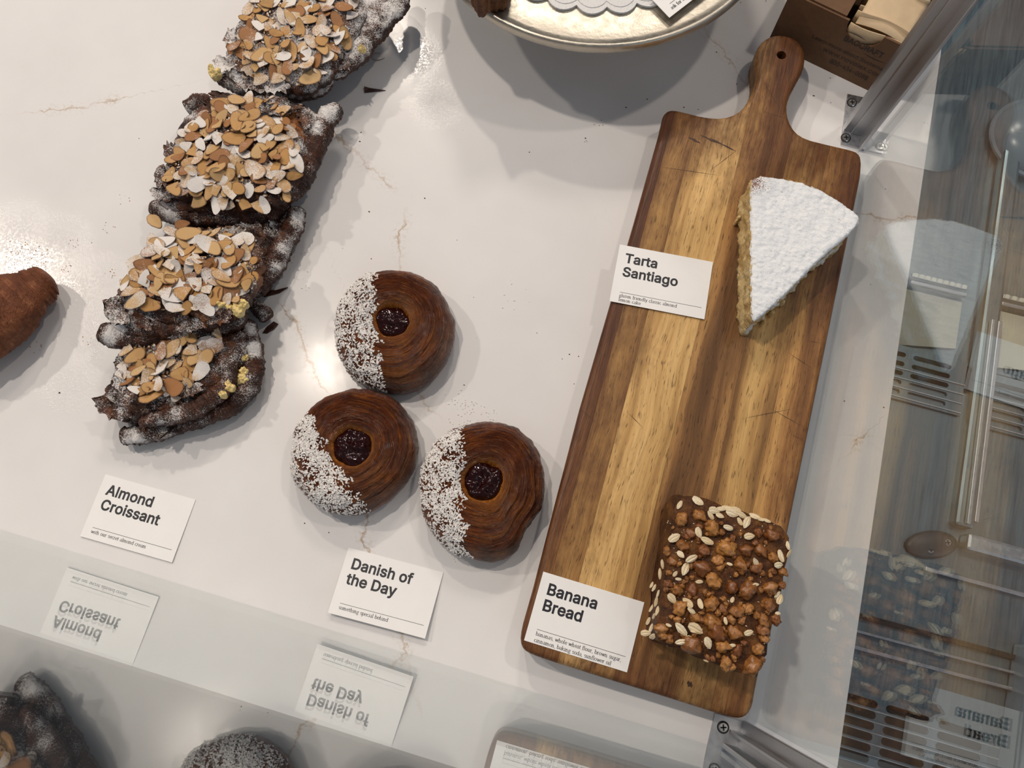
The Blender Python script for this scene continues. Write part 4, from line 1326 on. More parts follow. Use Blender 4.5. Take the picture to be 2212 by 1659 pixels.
def bread_at(cx, cy, dz=0.0):
    """Crop pixel of the bread close-up -> surface point and normal, along the line of sight."""
    px, py = 1350 + cx * 0.2772, 1040 + cy * 0.2772
    tgt = at(px, py, 0.0)
    e = Vector((0, 0, EYE))
    h, n, i, d = loaf_bvh.ray_cast(e, (tgt - e).normalized())
    if h is None:
        h, n = at(px, py, ZB - 0.004), Vector((0, 0, 1))
    return h + n * dz, n


rs = random.Random(3)
WALS = [(440, 300, 62, 1.4), (575, 265, 62, .2), (680, 360, 68, 1.0), (515, 410, 50, .3), (450, 500, 58, .1), (610, 540, 55, .2), (780, 525, 85, .3), (940, 540, 58, -.2), (1140, 420, 62, 0), (1035, 405, 42, .9), (1055, 535, 58, .8), (1150, 590, 48, .3), (895, 660, 66, 1.2), (1020, 670, 55, -.9), (720, 620, 55, -.6), (740, 670, 42, -1.), (600, 680, 78, .3), (370, 625, 45, .2), (345, 715, 30, 0), (335, 795, 42, .3), (400, 845, 52, 0), (525, 850, 55, 1.4), (690, 770, 72, .5), (830, 830, 58, -1.2), (950, 850, 82, -1.), (1130, 830, 66, -.4), (1215, 810, 38, -.8), (1050, 850, 40, -.6), (420, 990, 68, -1.1), (665, 960, 68, -1.2), (760, 1000, 42, .9), (870, 1010, 62, -.8), (950, 995, 54, -.7), (1110, 960, 62, .9), (545, 1060, 52, .4), (675, 1095, 74, .2), (830, 1080, 40, .8), (905, 1085, 38, -1.), (710, 1170, 82, .5), (850, 1180, 68, .3), (1080, 1085, 55, .6), (1070, 1160, 56, 0), (1170, 1075, 50, 1.2), (285, 1150, 60, -.3), (295, 1200, 40, 0), (520, 1275, 88, .2), (755, 1280, 64, .1), (870, 1310, 54, 1.2), (930, 1260, 30, 0), (790, 1420, 58, 1.1), (1035, 1305, 52, -.8), (985, 1440, 86, -.9), (410, 1080, 35, -.4), (1080, 1220, 45, .4), (350, 1240, 34, 0), (1225, 700, 45, .5), (820, 790, 25, .4), (480, 930, 28, .4), (340, 545, 42, 1.0), (1010, 480, 34, 0), (830, 1450, 36, -.6), (600, 1080, 30, 0), (1150, 700, 34, 0), (650, 880, 30, -1.)]
for i, (x, y, s, a) in enumerate(WALS):
    h, n = bread_at(x, y)
    r = s * 0.2772 * 0.5 * 0.000385 * 1.72
    n = (n + Vector((rs.uniform(-.25, .25), rs.uniform(-.25, .25), 0.6))).normalized()
    put('walnut', WAL[i % 9], bread, h + n * r * 0.22, quat(n, -a + rs.uniform(-.2, .2)), (r, r, r * rs.uniform(0.95, 1.25)))
fill = random.Random(12)
for i in range(110):
    h, n = bread_at(fill.uniform(300, 1190), fill.uniform(300, 1400))
    if h.z < ZB - 0.003:
        continue
    r = fill.uniform(0.0016, 0.0032)
    put('walnut', WAL[i % 9], bread, h + n * r * 0.3, quat((n + Vector((fill.uniform(-.5, .5), fill.uniform(-.5, .5), 0))).normalized(), fill.uniform(0, 6)), (r, r, r))
OATS = [(565, 155, 52, -.3), (425, 185, 38, 1.3), (690, 225, 46, .2), (745, 215, 36, .1), (785, 362, 44, -.1), (560, 400, 44, -1.), (625, 470, 54, -.1), (950, 430, 44, .5), (945, 320, 54, 1.5), (895, 315, 36, -1.), (385, 440, 52, .6), (495, 600, 54, .7), (440, 580, 36, -.6), (455, 690, 56, 1.3), (665, 265, 42, -.6), (830, 245, 52, .0), (905, 260, 46, -.1), (1010, 280, 54, -.4), (1050, 300, 40, -.4), (1210, 585, 52, -1.2), (1165, 645, 42, .2), (1265, 500, 34, -1.2), (1270, 560, 36, 1.2), (1000, 615, 40, -.7), (815, 655, 24, 0), (300, 645, 40, -1.), (280, 720, 44, -1.2), (360, 900, 46, -.6), (505, 960, 54, -.7), (585, 975, 44, -1.), (820, 930, 26, 1.2), (430, 1140, 60, -.6), (545, 1130, 62, -.1), (530, 1170, 36, .4), (775, 1090, 30, -1.), (945, 1170, 38, .5), (430, 1240, 44, .4), (630, 1245, 48, -1.), (210, 1150, 46, 1.2), (235, 1050, 40, .9), (190, 1090, 40, 1.1), (250, 940, 44, 1.2), (215, 990, 40, 1.0), (265, 880, 36, 1.2), (235, 830, 36, 1.1), (215, 810, 30, 1.3), (225, 1210, 44, .4), (160, 1180, 40, .2), (260, 1010, 40, 1.4), (350, 1115, 24, 0), (1200, 920, 44, 1.2), (1180, 880, 34, .8), (1005, 795, 26, .4), (830, 1265, 28, .3), (800, 215, 50, 0), (860, 225, 44, .1), (1100, 310, 34, 0), (735, 270, 36, 0), (570, 770, 30, .4), (410, 750, 26, 0), (380, 710, 26, 1.), (645, 1365, 20, 0), (1185, 1030, 24, .3), (480, 1200, 26, 0), (500, 1005, 38, -.4)]
for i, (x, y, s, a) in enumerate(OATS):
    h, n = bread_at(x, y)
    r = s * 0.2772 * 0.5 * 0.000385 * 1.78
    n = (n + Vector((rs.uniform(-.35, .35), rs.uniform(-.35, .35), 0.25))).normalized()
    lift = 0.0042 if 330 < x < 1180 and y > 330 else 0.0010
    put('oat', OAT[i % 5], bread, h + n * lift, quat(n, a + rs.uniform(-.2, .2)), (r, r, r))
# oat crumbs
V, Fc = [], []
for i in range(170):
    h, n = bread_at(rs.uniform(280, 1180), rs.uniform(300, 1300))
    b0 = len(V)
    r = rs.uniform(0.0005, 0.0013)
    t1 = Vector((rs.uniform(-1, 1), rs.uniform(-1, 1), 0)).normalized()
    t2 = n.cross(t1).normalized()
    V += [h + t1 * r, h - t1 * r * 0.8, h + t2 * r * 0.7, h + n * r * 0.9]
    Fc += [(b0, b0 + 2, b0 + 3), (b0 + 2, b0 + 1, b0 + 3), (b0 + 1, b0, b0 + 3), (b0, b0 + 1, b0 + 2)]
mesh_obj('oat_crumbs', V, Fc, M_OAT, bread, smooth=False)['kind'] = 'stuff'


# ---------------------------------------------------------------- danish swirls
def danish(label, out_px, hole_px, hr_px, cut, seed, toast_px=(), rim_dx=(0, 0), swirl=1.0):
    HT = 0.042
    ol = np.array(px_outline(out_px, 0.016))
    hc = at(hole_px[0], hole_px[1], 0.032)
    c = np.array([hc.x, hc.y])
    root = thing('danish', label, 'danish', (c[0], c[1], 0), 'coconut dipped danish swirls')
    nth = 220
    th, R = radial(ol, c, nth)
    R = np.convolve(np.r_[R[-3:], R, R[:3]], np.ones(7) / 7, 'valid')
    rh = hr_px * 0.000385
    V, sw, gold, toast = [], [], [], []
    tp = [np.array(at(x, y, 0.015)[:2]) for x, y in toast_px]
    rows = []
    for f in (0.0, 0.35, 0.62, 0.8, 0.92):
        rows.append(('p', f))
    for u in list(np.linspace(0, 0.9, 74)) + [0.93, 0.955, 0.975, 0.99, 1.0]:
        rows.append(('d', u))
    for a in (0.3, 0.6, 1.0):
        rows.append(('u', a))
    for kind, f in rows:
        for j, t in enumerate(th):
            rr_ = rh * (1 + 0.10 * fr((math.cos(t), math.sin(t), seed), 1.2, seed, 2))
            if kind == 'p':
                r = rr_ * f
                z = HT * (0.60 + 0.27 * max(0, (f - 0.6) / 0.4) ** 1.5)
                u = 0
            elif kind == 'd':
                u = f
                r = rr_ + (R[j] - rr_) * u
                if u < 0.28:
                    z = HT * (1 - 0.13 * ((0.28 - u) / 0.28) ** 2)
                else:
                    w = (u - 0.28) / 0.72
                    z = HT * (0.30 + 0.70 * max(0, 1 - w ** 2.3) ** 0.55)
            else:
                u = 1.0
                r = R[j] * (1 - 0.10 * f * f)
                z = HT * 0.30 * (1 - math.sin(f * PI / 2)) + 0.0
            x, y = c[0] + r * math.cos(t), c[1] + r * math.sin(t)
            # laminated layers winding outwards
            w1 = noise.noise(Vector((x * 28 + seed, y * 28, seed)))
            s = u * 5.2 + swirl * (t + PI) / (2 * PI) * 2 + 0.9 * w1
            s2 = u * 21 + swirl * (t + PI) / (2 * PI) * 3 + 1.1 * noise.noise(Vector((x * 60, y * 60 + seed, 1)))
            amp = math.sin(min(1, u / 0.2) * PI / 2) if kind != 'p' else 0
            if kind == 'u':
                amp *= 1 - f
            saw = (s % 1.0)
            saw = saw if saw < 0.88 else (1 - saw) / 0.12 * 0.88
            saw2 = (s2 % 1.0)
            big = 0.0030 * (0.40 + 0.60 * max(0, math.sin(t * 1.0 + seed + 3.6)))
            dz = amp * (big * (saw - 0.45) + 0.00075 * (saw2 - 0.5)) + fr((x, y, 0), 55, seed) * 0.0016 * amp
            nx_, nz_ = (u ** 3, 1 - 0.6 * u ** 3)
            V.append((x + math.cos(t) * dz * nx_, y + math.sin(t) * dz * nx_, max(0.0, z + dz * nz_)))
            sw.append((u * 1.0 + 0.05 * w1 + swirl * (t + PI) / (2 * PI) * 0.13, (t + PI), seed))
            gi = 1.0 if kind == 'p' else max(0.0, 1 - u / 0.10) * 0.85
            # pale inner wall
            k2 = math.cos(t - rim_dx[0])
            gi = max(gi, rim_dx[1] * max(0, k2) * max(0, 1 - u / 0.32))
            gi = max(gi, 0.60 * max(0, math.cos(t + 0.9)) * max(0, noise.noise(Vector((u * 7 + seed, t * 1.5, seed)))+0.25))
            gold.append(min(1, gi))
            tz = max(0, (u - 0.86) / 0.14) * 0.55
            for q in tp:
                tz = max(tz, math.exp(-((x - q[0]) ** 2 + (y - q[1]) ** 2) / 0.010 ** 2) * min(1, u * 1.5))
            toast.append(min(1, tz))
    nrw = len(rows)
    Fc = []
    for k in range(nrw - 1):
        a, b = k * nth, (k + 1) * nth
        Fc += [(a + i, b + i, b + (i + 1) % nth, a + (i + 1) % nth) for i in range(nth)]
    Fc.append(tuple(range((nrw - 1) * nth, nrw * nth)))
    o = mesh_obj('swirl_bun', V, Fc, M_DANISH, root)
    a = o.data.attributes.new('swirl', 'FLOAT_VECTOR', 'POINT')
    a.data.foreach_set('vector', np.asarray(sw, dtype=np.float32).ravel())
    attr(o, 'gold', gold)
    attr(o, 'toast', toast)
    # jam
    ol2 = [(c[0] + rh * 0.97 * k * math.cos(t), c[1] + rh * 0.97 * k * math.sin(t)) for t, k in ((2 * PI * i / 14, 1 + 0.09 * math.sin(i * 2.1 + seed)) for i in range(14))]
    v, f = blob(ol2, HT * 0.76, HT * 0.88, HT * 0.5, 2.0, 22, 72, 0.0050, 75, 0.0010, 260, seed=seed)
    mesh_obj('jam', v, f, M_JAM, root)
    # coconut on the dipped side
    bvh = BVHTree.FromPolygons([Vector(q) for q in V], Fc)
    rs = random.Random(int(seed * 100))
    A, B = np.array(at(*cut[0], 0.03)[:2]), np.array(at(*cut[1], 0.03)[:2])
    nv = np.array([-(B - A)[1], (B - A)[0]])
    nv /= np.hypot(*nv)
    if np.dot(np.array(at(*cut[2], 0.03)[:2]) - A, nv) < 0:
        nv = -nv
    CV, CF = [], []
    tries = n = 0
    lo, hi = ol.min(0) - 0.001, ol.max(0) + 0.001
    while n < 2300 and tries < 40000:
        tries += 1
        x, y = rs.uniform(lo[0], hi[0]), rs.uniform(lo[1], hi[1])
        dd = np.dot(np.array([x, y]) - A, nv) + noise.noise(Vector((x * 140, y * 140, seed))) * 0.006
        if dd < 0 or (dd < 0.004 and rs.random() < 0.5):
            continue
        if rs.random() > 0.62 + 0.75 * noise.noise(Vector((x * 75, y * 75, seed + 4))):
            continue
        if math.hypot(x - c[0], y - c[1]) < rh * 1.12:
            continue
        h, nr, i_, d_ = bvh.ray_cast(Vector((x, y, 0.2)), Vector((0, 0, -1)))
        if h is None or h.z < 0.005:
            continue
        n += 1
        L, W, T = rs.uniform(0.0007, 0.0017), rs.uniform(0.00035, 0.0007), rs.uniform(0.00012, 0.0003)
        q = quat((nr + Vector((rs.uniform(-.7, .7), rs.uniform(-.7, .7), rs.uniform(0, .5)))).normalized(), rs.uniform(0, 2 * PI))
        b0 = len(CV)
        for (sx, sy, sz) in ((-1, -.6, -1), (1, -1, -1), (.8, 1, -1), (-.9, .7, -1), (-1, -.6, 1), (1, -1, 1), (.8, 1, 1), (-.9, .7, 1)):
            CV.append(h + nr * 0.0003 + q @ Vector((sx * L, sy * W, sz * T + 0.3 * L * (sx * sx) * rs.uniform(-.5, .5))))
        CF += [(b0 + 3, b0 + 2, b0 + 1, b0), (b0 + 4, b0 + 5, b0 + 6, b0 + 7), (b0, b0 + 1, b0 + 5, b0 + 4), (b0 + 1, b0 + 2, b0 + 6, b0 + 5), (b0 + 2, b0 + 3, b0 + 7, b0 + 6), (b0 + 3, b0, b0 + 4, b0 + 7)]
    co = mesh_obj('coconut_flakes', CV, CF, M_COCO, root, smooth=False, label='white desiccated coconut on the dipped side')
    co['kind'] = 'stuff'
    return root


D1 = [(861, 583), (917, 598), (962, 639), (984, 691), (980, 738), (957, 794), (922, 832), (875, 852), (834, 850), (787, 832), (764, 818), (739, 786), (723, 750), (721, 700), (730, 659), (760, 617), (806, 592)]
D2 = [(774, 840), (838, 852), (884, 890), (907, 951), (899, 1010), (869, 1055), (813, 1098), (771, 1116), (712, 1110), (664, 1076), (633, 1027), (626, 977), (638, 924), (663, 888), (713, 853)]
D3 = [(1062, 908), (1118, 925), (1159, 966), (1181, 1027), (1176, 1086), (1155, 1125), (1133, 1150), (1122, 1184), (1103, 1204), (1050, 1217), (1002, 1203), (957, 1180), (926, 1147), (908, 1094), (904, 1038), (918, 991), (954, 944), (1001, 919)]
danish('danish swirl nearest the almond croissants, at the back of the trio', D1, (848, 695), 40, ((818, 590), (832, 800), (740, 700)), 1.3, ((930, 822), (840, 846), (770, 825)), (0.5, 0.9))
danish('danish swirl at the left front, coconut over its lower left side', D2, (762, 968), 45, ((664, 880), (790, 1090), (650, 1050)), 2.6, ((700, 1112),), (-0.6, 0.5))
danish('danish swirl beside the board, a burnt flap at its lower right', D3, (1044, 1041), 45, ((1006, 920), (1014, 1190), (930, 1050)), 4.1, ((1112, 1190), (985, 1190), (1050, 1214)), (-0.5, 0.95))

# ---------------------------------------------------------------- almond croissants


def almond_mesh(i):
    rs = random.Random(100 + i)
    n = 14
    W = (0.52, 0.60, 0.46, 0.66, 0.5, 0.56)[i % 6]
    bend = rs.uniform(-0.18, 0.22)
    pts = []
    for k in range(n):
        a = 2 * PI * k / n
        x = math.cos(a)
        w = W * (1 - 0.28 * x) * (1 + rs.uniform(-0.07, 0.07))
        y = math.sin(a) * w
        pts.append((x, y))
    if i % 3 == 2:
        pts = [(max(x, -0.35 + 0.2 * y), y) for x, y in pts]      # broken slice
    T = 0.055
    V = [(x, y, T + bend * x * x) for x, y in pts] + [(x, y, -T + bend * x * x) for x, y in pts]
    V += [(x * 0.86, y * 0.84, T * 1.25 + bend * x * x * 0.74) for x, y in pts] + [(0.0, 0.0, T * 1.3)]
    Fc = []
    for k in range(n):
        q = (k + 1) % n
        Fc += [(k, n + k, n + q, q), (k, q, 2 * n + q, 2 * n + k), (2 * n + k, 2 * n + q, 3 * n)]
    Fc.append(tuple(n + k for k in range(n)))
    me = bpy.data.meshes.new('almond_slice')
    me.from_pydata(V, [], Fc)
    bm = bmesh.new()
    bm.from_mesh(me)
    bmesh.ops.recalc_face_normals(bm, faces=bm.faces)
    bm.to_mesh(me)
    bm.free()
    me.materials.append(M_ALMOND)
    at_ = me.attributes.new('rim', 'FLOAT', 'POINT')
    at_.data.foreach_set('value', [1.0] * n + [0.8] * n + [0.0] * n + [0.0])
    return me


ALM = [almond_mesh(i) for i in range(6)]
def along(pts, n, seg):
    L = sum((Vector(b) - Vector(a)).length for a, b in zip(pts[:-1], pts[1:]))
    return np.repeat(np.linspace(0, L, n), seg)


GROUP_C = 'almond croissants overlapping in a row'


def croissant(label, lid, rolls, z0, seed, almonds, dust, creams=(), flakes=(), body=None, loc_px=None, tilt=None, lid_h=0.026, n_alm=None, dusty=(), golden=()):
    """lid: outline of the almond covered top; rolls: dark rounded arms [(path px, z, radii px)]; z0: height it rests at."""
    lid_w = px_outline(lid, z0 + lid_h + 0.014)
    c = np.mean(lid_w, axis=0)
    root = thing('almond_croissant', label, 'croissant', (c[0], c[1], z0), GROUP_C)
    tl = tilt or (lambda x, y: 0.0)
    dpts = [(np.array(at(x, y, z0 + 0.03)[:2]), r * 0.0004, s) for x, y, r, s in dusty]

    def dust_of(V):
        out = []
        for q in V:
            d = dust
            for p_, r_, s_ in dpts:
                d = max(d, s_ * math.exp(-((q[0] - p_[0]) ** 2 + (q[1] - p_[1]) ** 2) / r_ ** 2))
            out.append(d)
        return out
    parts = []
    if body:
        v, f = blob(px_outline(body, z0 + 0.018), z0 + 0.012, z0 + 0.026, z0 + 0.0005, 3.0, 22, 110, 0.0035, 55, 0.0012, 260, 0.002, 160, seed, tl)
        o = mesh_obj('base', v, f, M_CROIS, root)
        attr(o, 'dust', dust_of(v))
        parts.append((v, f))
    v, f = blob(lid_w, z0 + lid_h, z0 + lid_h + 0.017, z0 + 0.010, 2.6, 30, 150, 0.0050, 48, 0.0022, 230, 0.0042, 190, seed + 2, tl)
    o = mesh_obj('top_crust', v, f, M_CROIS, root)
    attr(o, 'dust', dust_of(v))
    gp = [(np.array(at(x, y, z0 + 0.03)[:2]), r * 0.0004) for x, y, r in golden]
    attr(o, 'gold', [min(1.0, max([1.3 * math.exp(-((q[0] - p_[0]) ** 2 + (q[1] - p_[1]) ** 2) / r_ ** 2) for p_, r_ in gp] or [0.0])) for q in v])
    parts.append((v, f))
    lid_bvh = BVHTree.FromPolygons([Vector(q) for q in v], f)
    for k, (path, zc, rad) in enumerate(rolls):
        P = [at(x, y, z0 + zc) + Vector((0, 0, tl(*at(x, y, z0 + zc)[:2]))) for x, y in path]
        v, f = tube(P, [r * 0.00039 for r in rad], 84, 26, 0.0011, 20, 0.0022, seed + k * 3.3)
        o = mesh_obj('rolled_arm', v, f, M_ROLL, root)
        attr(o, 'dust', dust_of(v))
        attr(o, 'along', along(P, 84, 26))
        parts.append((v, f))
    AV, AF = [], []
    for v, f in parts:
        b0 = len(AV)
        AV += [Vector(q) for q in v]
        AF += [tuple(i + b0 for i in t) for t in f]
    bvh = BVHTree.FromPolygons(AV, AF)
    rs = random.Random(int(seed * 10))
    # flaky sheets that have lifted at the rim
    for k, (x, y, s, yaw) in enumerate(flakes):
        w = at(x, y, z0 + 0.03)
        h, n, i_, d_ = bvh.ray_cast(Vector((w.x, w.y, 0.3)), Vector((0, 0, -1)))
        if h is None:
            continue
        L = s * 0.0004
        m1, m2 = 9, 6
        VV = []
        yv = -yaw
        q = quat((n * 0.6 + Vector((rs.uniform(-.4, .4), rs.uniform(-.4, .4), 1))).normalized(), yv)
        for side in (0.0003, -0.0003):
            for a in range(m1):
                for b in range(m2):
                    u, w_ = a / (m1 - 1) - 0.5, b / (m2 - 1) - 0.5
                    u, w_ = u * math.sqrt(1 - 2 * w_ * w_), w_ * math.sqrt(1 - 2 * u * u)
                    rag = 1 + 0.55 * noise.noise(Vector((a * 0.9 + k, b * 1.3, seed)))
                    VV.append(h + n * 0.0012 + q @ Vector((u * L * rag, w_ * L * 0.5 * rag, 0.22 * L * (u * u + w_ * w_ * 2) + 0.0016 * noise.noise(Vector((a * .7, b * .7, seed + k))) + side)))
        FF = []
        for sd in (0, 1):
            b0 = sd * m1 * m2
            for a in range(m1 - 1):
                for b in range(m2 - 1):
                    t = (b0 + a * m2 + b, b0 + (a + 1) * m2 + b, b0 + (a + 1) * m2 + b + 1, b0 + a * m2 + b + 1)
                    FF.append(t if sd == 0 else t[::-1])
        o = mesh_obj('pastry_flake', VV, FF, M_CROIS, root)
        attr(o, 'dust', [dust + 0.12] * len(VV))
    # cream squeezed out
    for k, (x, y, r) in enumerate(creams):
        w = at(x, y, z0 + 0.03)
        h, n, i_, d_ = bvh.ray_cast(Vector((w.x, w.y, 0.3)), Vector((0, 0, -1)))
        if h is None:
            h = w
        R_ = r * 0.0004
        ol = [(h.x + R_ * math.cos(a) * rs.uniform(0.6, 1.25), h.y + R_ * math.sin(a) * rs.uniform(0.6, 1.25)) for a in np.linspace(0, 2 * PI, 10)[:-1]]
        v, f = blob(ol, h.z + 0.0005, h.z + 0.0042, h.z - 0.005, 2.2, 14, 44, 0.003, 260, 0.0014, 700, seed=seed + k)
        mesh_obj('almond_cream', v, f, M_CREAM, root)
    # sliced almonds, laid from the top of the crust outwards
    poly = np.array(px_outline(almonds, z0 + lid_h + 0.016))
    lo, hi = poly.min(0), poly.max(0)
    placed = []
    tries = 0
    n_alm = n_alm or 74
    while len(placed) < n_alm and tries < 6000:
        tries += 1
        x, y = rs.uniform(lo[0], hi[0]), rs.uniform(lo[1], hi[1])
        ins = False
        for (a, b) in zip(poly, np.roll(poly, -1, axis=0)):
            if (a[1] > y) != (b[1] > y) and x < (b[0] - a[0]) * (y - a[1]) / (b[1] - a[1]) + a[0]:
                ins = not ins
        if not ins:
            continue
        md = 0.0056 if tries < 2500 else 0.0044
        if any((x - p_[0]) ** 2 + (y - p_[1]) ** 2 < md ** 2 for p_ in placed):
            continue
        h, n, i_, d_ = lid_bvh.ray_cast(Vector((x, y, 0.3)), Vector((0, 0, -1)))
        if h is None:
            continue
        L = rs.uniform(0.0064, 0.0114)
        steep = 0.55 if rs.random() < 0.78 else 1.25
        nn_ = (n * 0.5 + Vector((0, 0, 0.7)) + Vector((rs.uniform(-1, 1), rs.uniform(-1, 1), 0)) * steep * 0.5).normalized()
        put('almond_slice', ALM[rs.randrange(6)], root, h + n * (0.0012 + rs.random() * 0.0034), quat(nn_, rs.uniform(0, 2 * PI)), (L, L * rs.uniform(0.85, 1.1), 0.0075))
        placed.append((x, y))
    # crushed almond bits and sugar between the slices
    V, Fc = [], []
    for k in range(420):
        x, y = rs.uniform(lo[0], hi[0]), rs.uniform(lo[1], hi[1])
        ins = False
        for (a, b) in zip(poly, np.roll(poly, -1, axis=0)):
            if (a[1] > y) != (b[1] > y) and x < (b[0] - a[0]) * (y - a[1]) / (b[1] - a[1]) + a[0]:
                ins = not ins
        h, n, i_, d_ = lid_bvh.ray_cast(Vector((x, y, 0.3)), Vector((0, 0, -1)))
        if not ins or h is None:
            continue
        s_ = rs.uniform(0.0008, 0.0026)
        q = quat((n + Vector((rs.uniform(-.6, .6), rs.uniform(-.6, .6), .3))).normalized(), rs.uniform(0, 6))
        b0 = len(V)
        for (ex, ey, ez) in ((-1, -.5, 0), (.9, -.7, 0), (1, .6, 0), (-.6, .8, 0), (-.7, -.3, .35), (.6, -.4, .4), (.7, .4, .3), (-.4, .5, .4)):
            V.append(h + n * 0.0009 + q @ Vector((ex * s_ * rs.uniform(.7, 1.2), ey * s_ * 0.7, ez * s_)))
        Fc += [(b0 + 3, b0 + 2, b0 + 1, b0), (b0 + 4, b0 + 5, b0 + 6, b0 + 7), (b0, b0 + 1, b0 + 5, b0 + 4), (b0 + 1, b0 + 2, b0 + 6, b0 + 5), (b0 + 2, b0 + 3, b0 + 7, b0 + 6), (b0 + 3, b0, b0 + 4, b0 + 7)]
    mesh_obj('almond_bits', V, Fc, M_BITS, root, smooth=False)['kind'] = 'stuff'
    return root


# bottom one first: D rests on the counter, X too; C lies over both; B over X; A over B
croissant('almond croissant at the front end of the row, half hidden, cream at its right side',
          [(262, 735), (250, 800), (212, 840), (201, 872), (218, 902), (300, 898), (400, 880), (470, 850), (520, 780), (530, 720), (500, 690), (300, 700)],
          [([(530, 690), (545, 750), (543, 810), (520, 855), (480, 885), (420, 905)], 0.016, [15, 25, 27, 26, 24, 18]),
           ([(258, 945), (300, 940), (360, 925), (430, 905), (500, 880)], 0.012, [16, 24, 22, 22, 14]),
           ([(300, 915), (360, 900), (430, 880), (490, 830), (505, 770)], 0.030, [10, 20, 22, 20, 12])],
          0.0, 11.0, [(300, 720), (265, 770), (250, 820), (330, 860), (400, 850), (440, 800), (480, 730), (430, 715)], 0.40,
          [(518, 815, 17), (500, 838, 13), (525, 800, 10), (485, 855, 10), (528, 770, 9)],
          [(240, 880, 70, 0.3), (270, 830, 50, 1.0), (215, 865, 40, 1.2), (250, 780, 45, 1.1), (350, 870, 60, -0.1), (420, 850, 60, -0.5), (350, 930, 55, 1.45), (275, 890, 40, .4)],
          [(270, 720), (240, 830), (225, 890), (300, 925), (420, 905), (510, 870), (540, 780), (520, 700), (400, 690)], n_alm=52, lid_h=0.022,
          dusty=((270, 945, 40, 1.0), (230, 880, 45, 0.85), (545, 750, 30, 0.9), (540, 700, 30, 0.7), (270, 770, 40, 0.7), (480, 760, 30, .7), (350, 930, 25, .8)))
croissant('almond croissant buried under its neighbours, only its right arm and tip showing',
          [(330, 500), (450, 480), (560, 475), (590, 500), (580, 560), (540, 630), (430, 650), (320, 620)],
          [([(648, 448), (632, 490), (606, 540), (580, 590), (545, 640)], 0.018, [18, 25, 26, 26, 16]),
           ([(545, 655), (565, 672), (578, 690)], 0.012, [16, 18, 14])],
          0.0, 12.5, [(340, 500), (540, 480), (560, 560), (340, 600)], 0.42, [], [(560, 500, 50, 0.6), (530, 490, 50, .2), (585, 480, 40, .8)], [(330, 500), (450, 480), (560, 470), (636, 462), (604, 550), (548, 636), (430, 645), (330, 620)], n_alm=14, lid_h=0.016,
          dusty=((640, 470, 30, 0.8), (610, 530, 26, 0.9), (590, 570, 24, .8), (565, 675, 30, 0.85), (510, 490, 45, .75)))
croissant('almond croissant second from the front of the row, golden almonds piled on top',
          [(302, 535), (330, 502), (420, 492), (500, 500), (545, 520), (560, 580), (536, 640), (490, 680), (400, 692), (300, 680), (248, 650), (262, 600)],
          [([(214, 712), (262, 728), (350, 722), (430, 712), (505, 690), (530, 660)], 0.004, [20, 29, 30, 30, 26, 14]),
           ([(234, 690), (255, 665), (300, 660), (360, 680)], 0.014, [12, 26, 24, 12])],
          0.030, 14.2, [(310, 530), (340, 505), (425, 500), (500, 505), (535, 530), (540, 590), (515, 640), (450, 662), (360, 668), (290, 650), (262, 620), (280, 570)], 0.34,
          [(515, 668, 17), (495, 663, 14), (525, 655, 11), (480, 660, 8)],
          [(250, 670, 80, 0.6), (300, 690, 60, 0.2), (265, 640, 40, .9), (400, 690, 80, -.1), (470, 680, 70, -.3), (550, 560, 60, 1.2), (540, 600, 50, 1.0)],
          [(228, 704), (238, 668), (262, 610), (310, 535), (420, 500), (548, 520), (556, 590), (536, 650), (500, 694), (400, 722), (300, 730)], n_alm=110, lid_h=0.020,
          dusty=((235, 690, 40, 1.0), (270, 650, 45, 0.95), (300, 600, 40, .7), (215, 715, 30, .9), (300, 690, 40, .8)), golden=((545, 540, 30), (550, 590, 26), (330, 505, 26), (450, 690, 40)))
croissant('almond croissant third from the front of the row, broad with bare right shoulder',
          [(400, 228), (450, 205), (530, 200), (610, 215), (645, 250), (655, 300), (650, 370), (612, 432), (540, 444), (440, 430), (345, 415), (330, 392), (352, 330), (376, 280)],
          [([(735, 228), (705, 260), (685, 300), (668, 345), (648, 395), (620, 435)], 0.012, [18, 27, 28, 27, 25, 14]),
           ([(322, 448), (400, 462), (500, 464), (585, 455), (625, 432)], 0.004, [20, 28, 30, 28, 14]),
           ([(400, 235), (425, 222), (455, 215)], 0.02, [14, 20, 12])],
          0.022, 17.7, [(430, 240), (480, 215), (560, 212), (620, 235), (635, 300), (640, 370), (605, 425), (530, 438), (430, 425), (360, 400), (362, 350), (400, 290)], 0.30,
          [(585, 290, 12), (610, 300, 10)],
          [(370, 330, 60, 1.0), (350, 380, 60, 1.1), (420, 225, 50, 0.3), (480, 210, 70, 0.1), (345, 415, 60, .2), (600, 240, 90, -.6), (655, 245, 60, 0.9), (560, 205, 60, 0)],
          [(330, 444), (338, 400), (362, 330), (394, 240), (500, 208), (640, 222), (704, 244), (690, 310), (660, 390), (604, 450), (450, 462)], n_alm=130, lid_h=0.018,
          dusty=((700, 225, 40, 0.9), (680, 260, 30, 0.8), (345, 440, 40, 0.9), (410, 230, 40, 0.8), (350, 370, 35, .85), (370, 320, 30, .8), (640, 310, 26, .8), (520, 205, 50, .7)), golden=((615, 235, 34), (640, 275, 26), (600, 215, 24)))
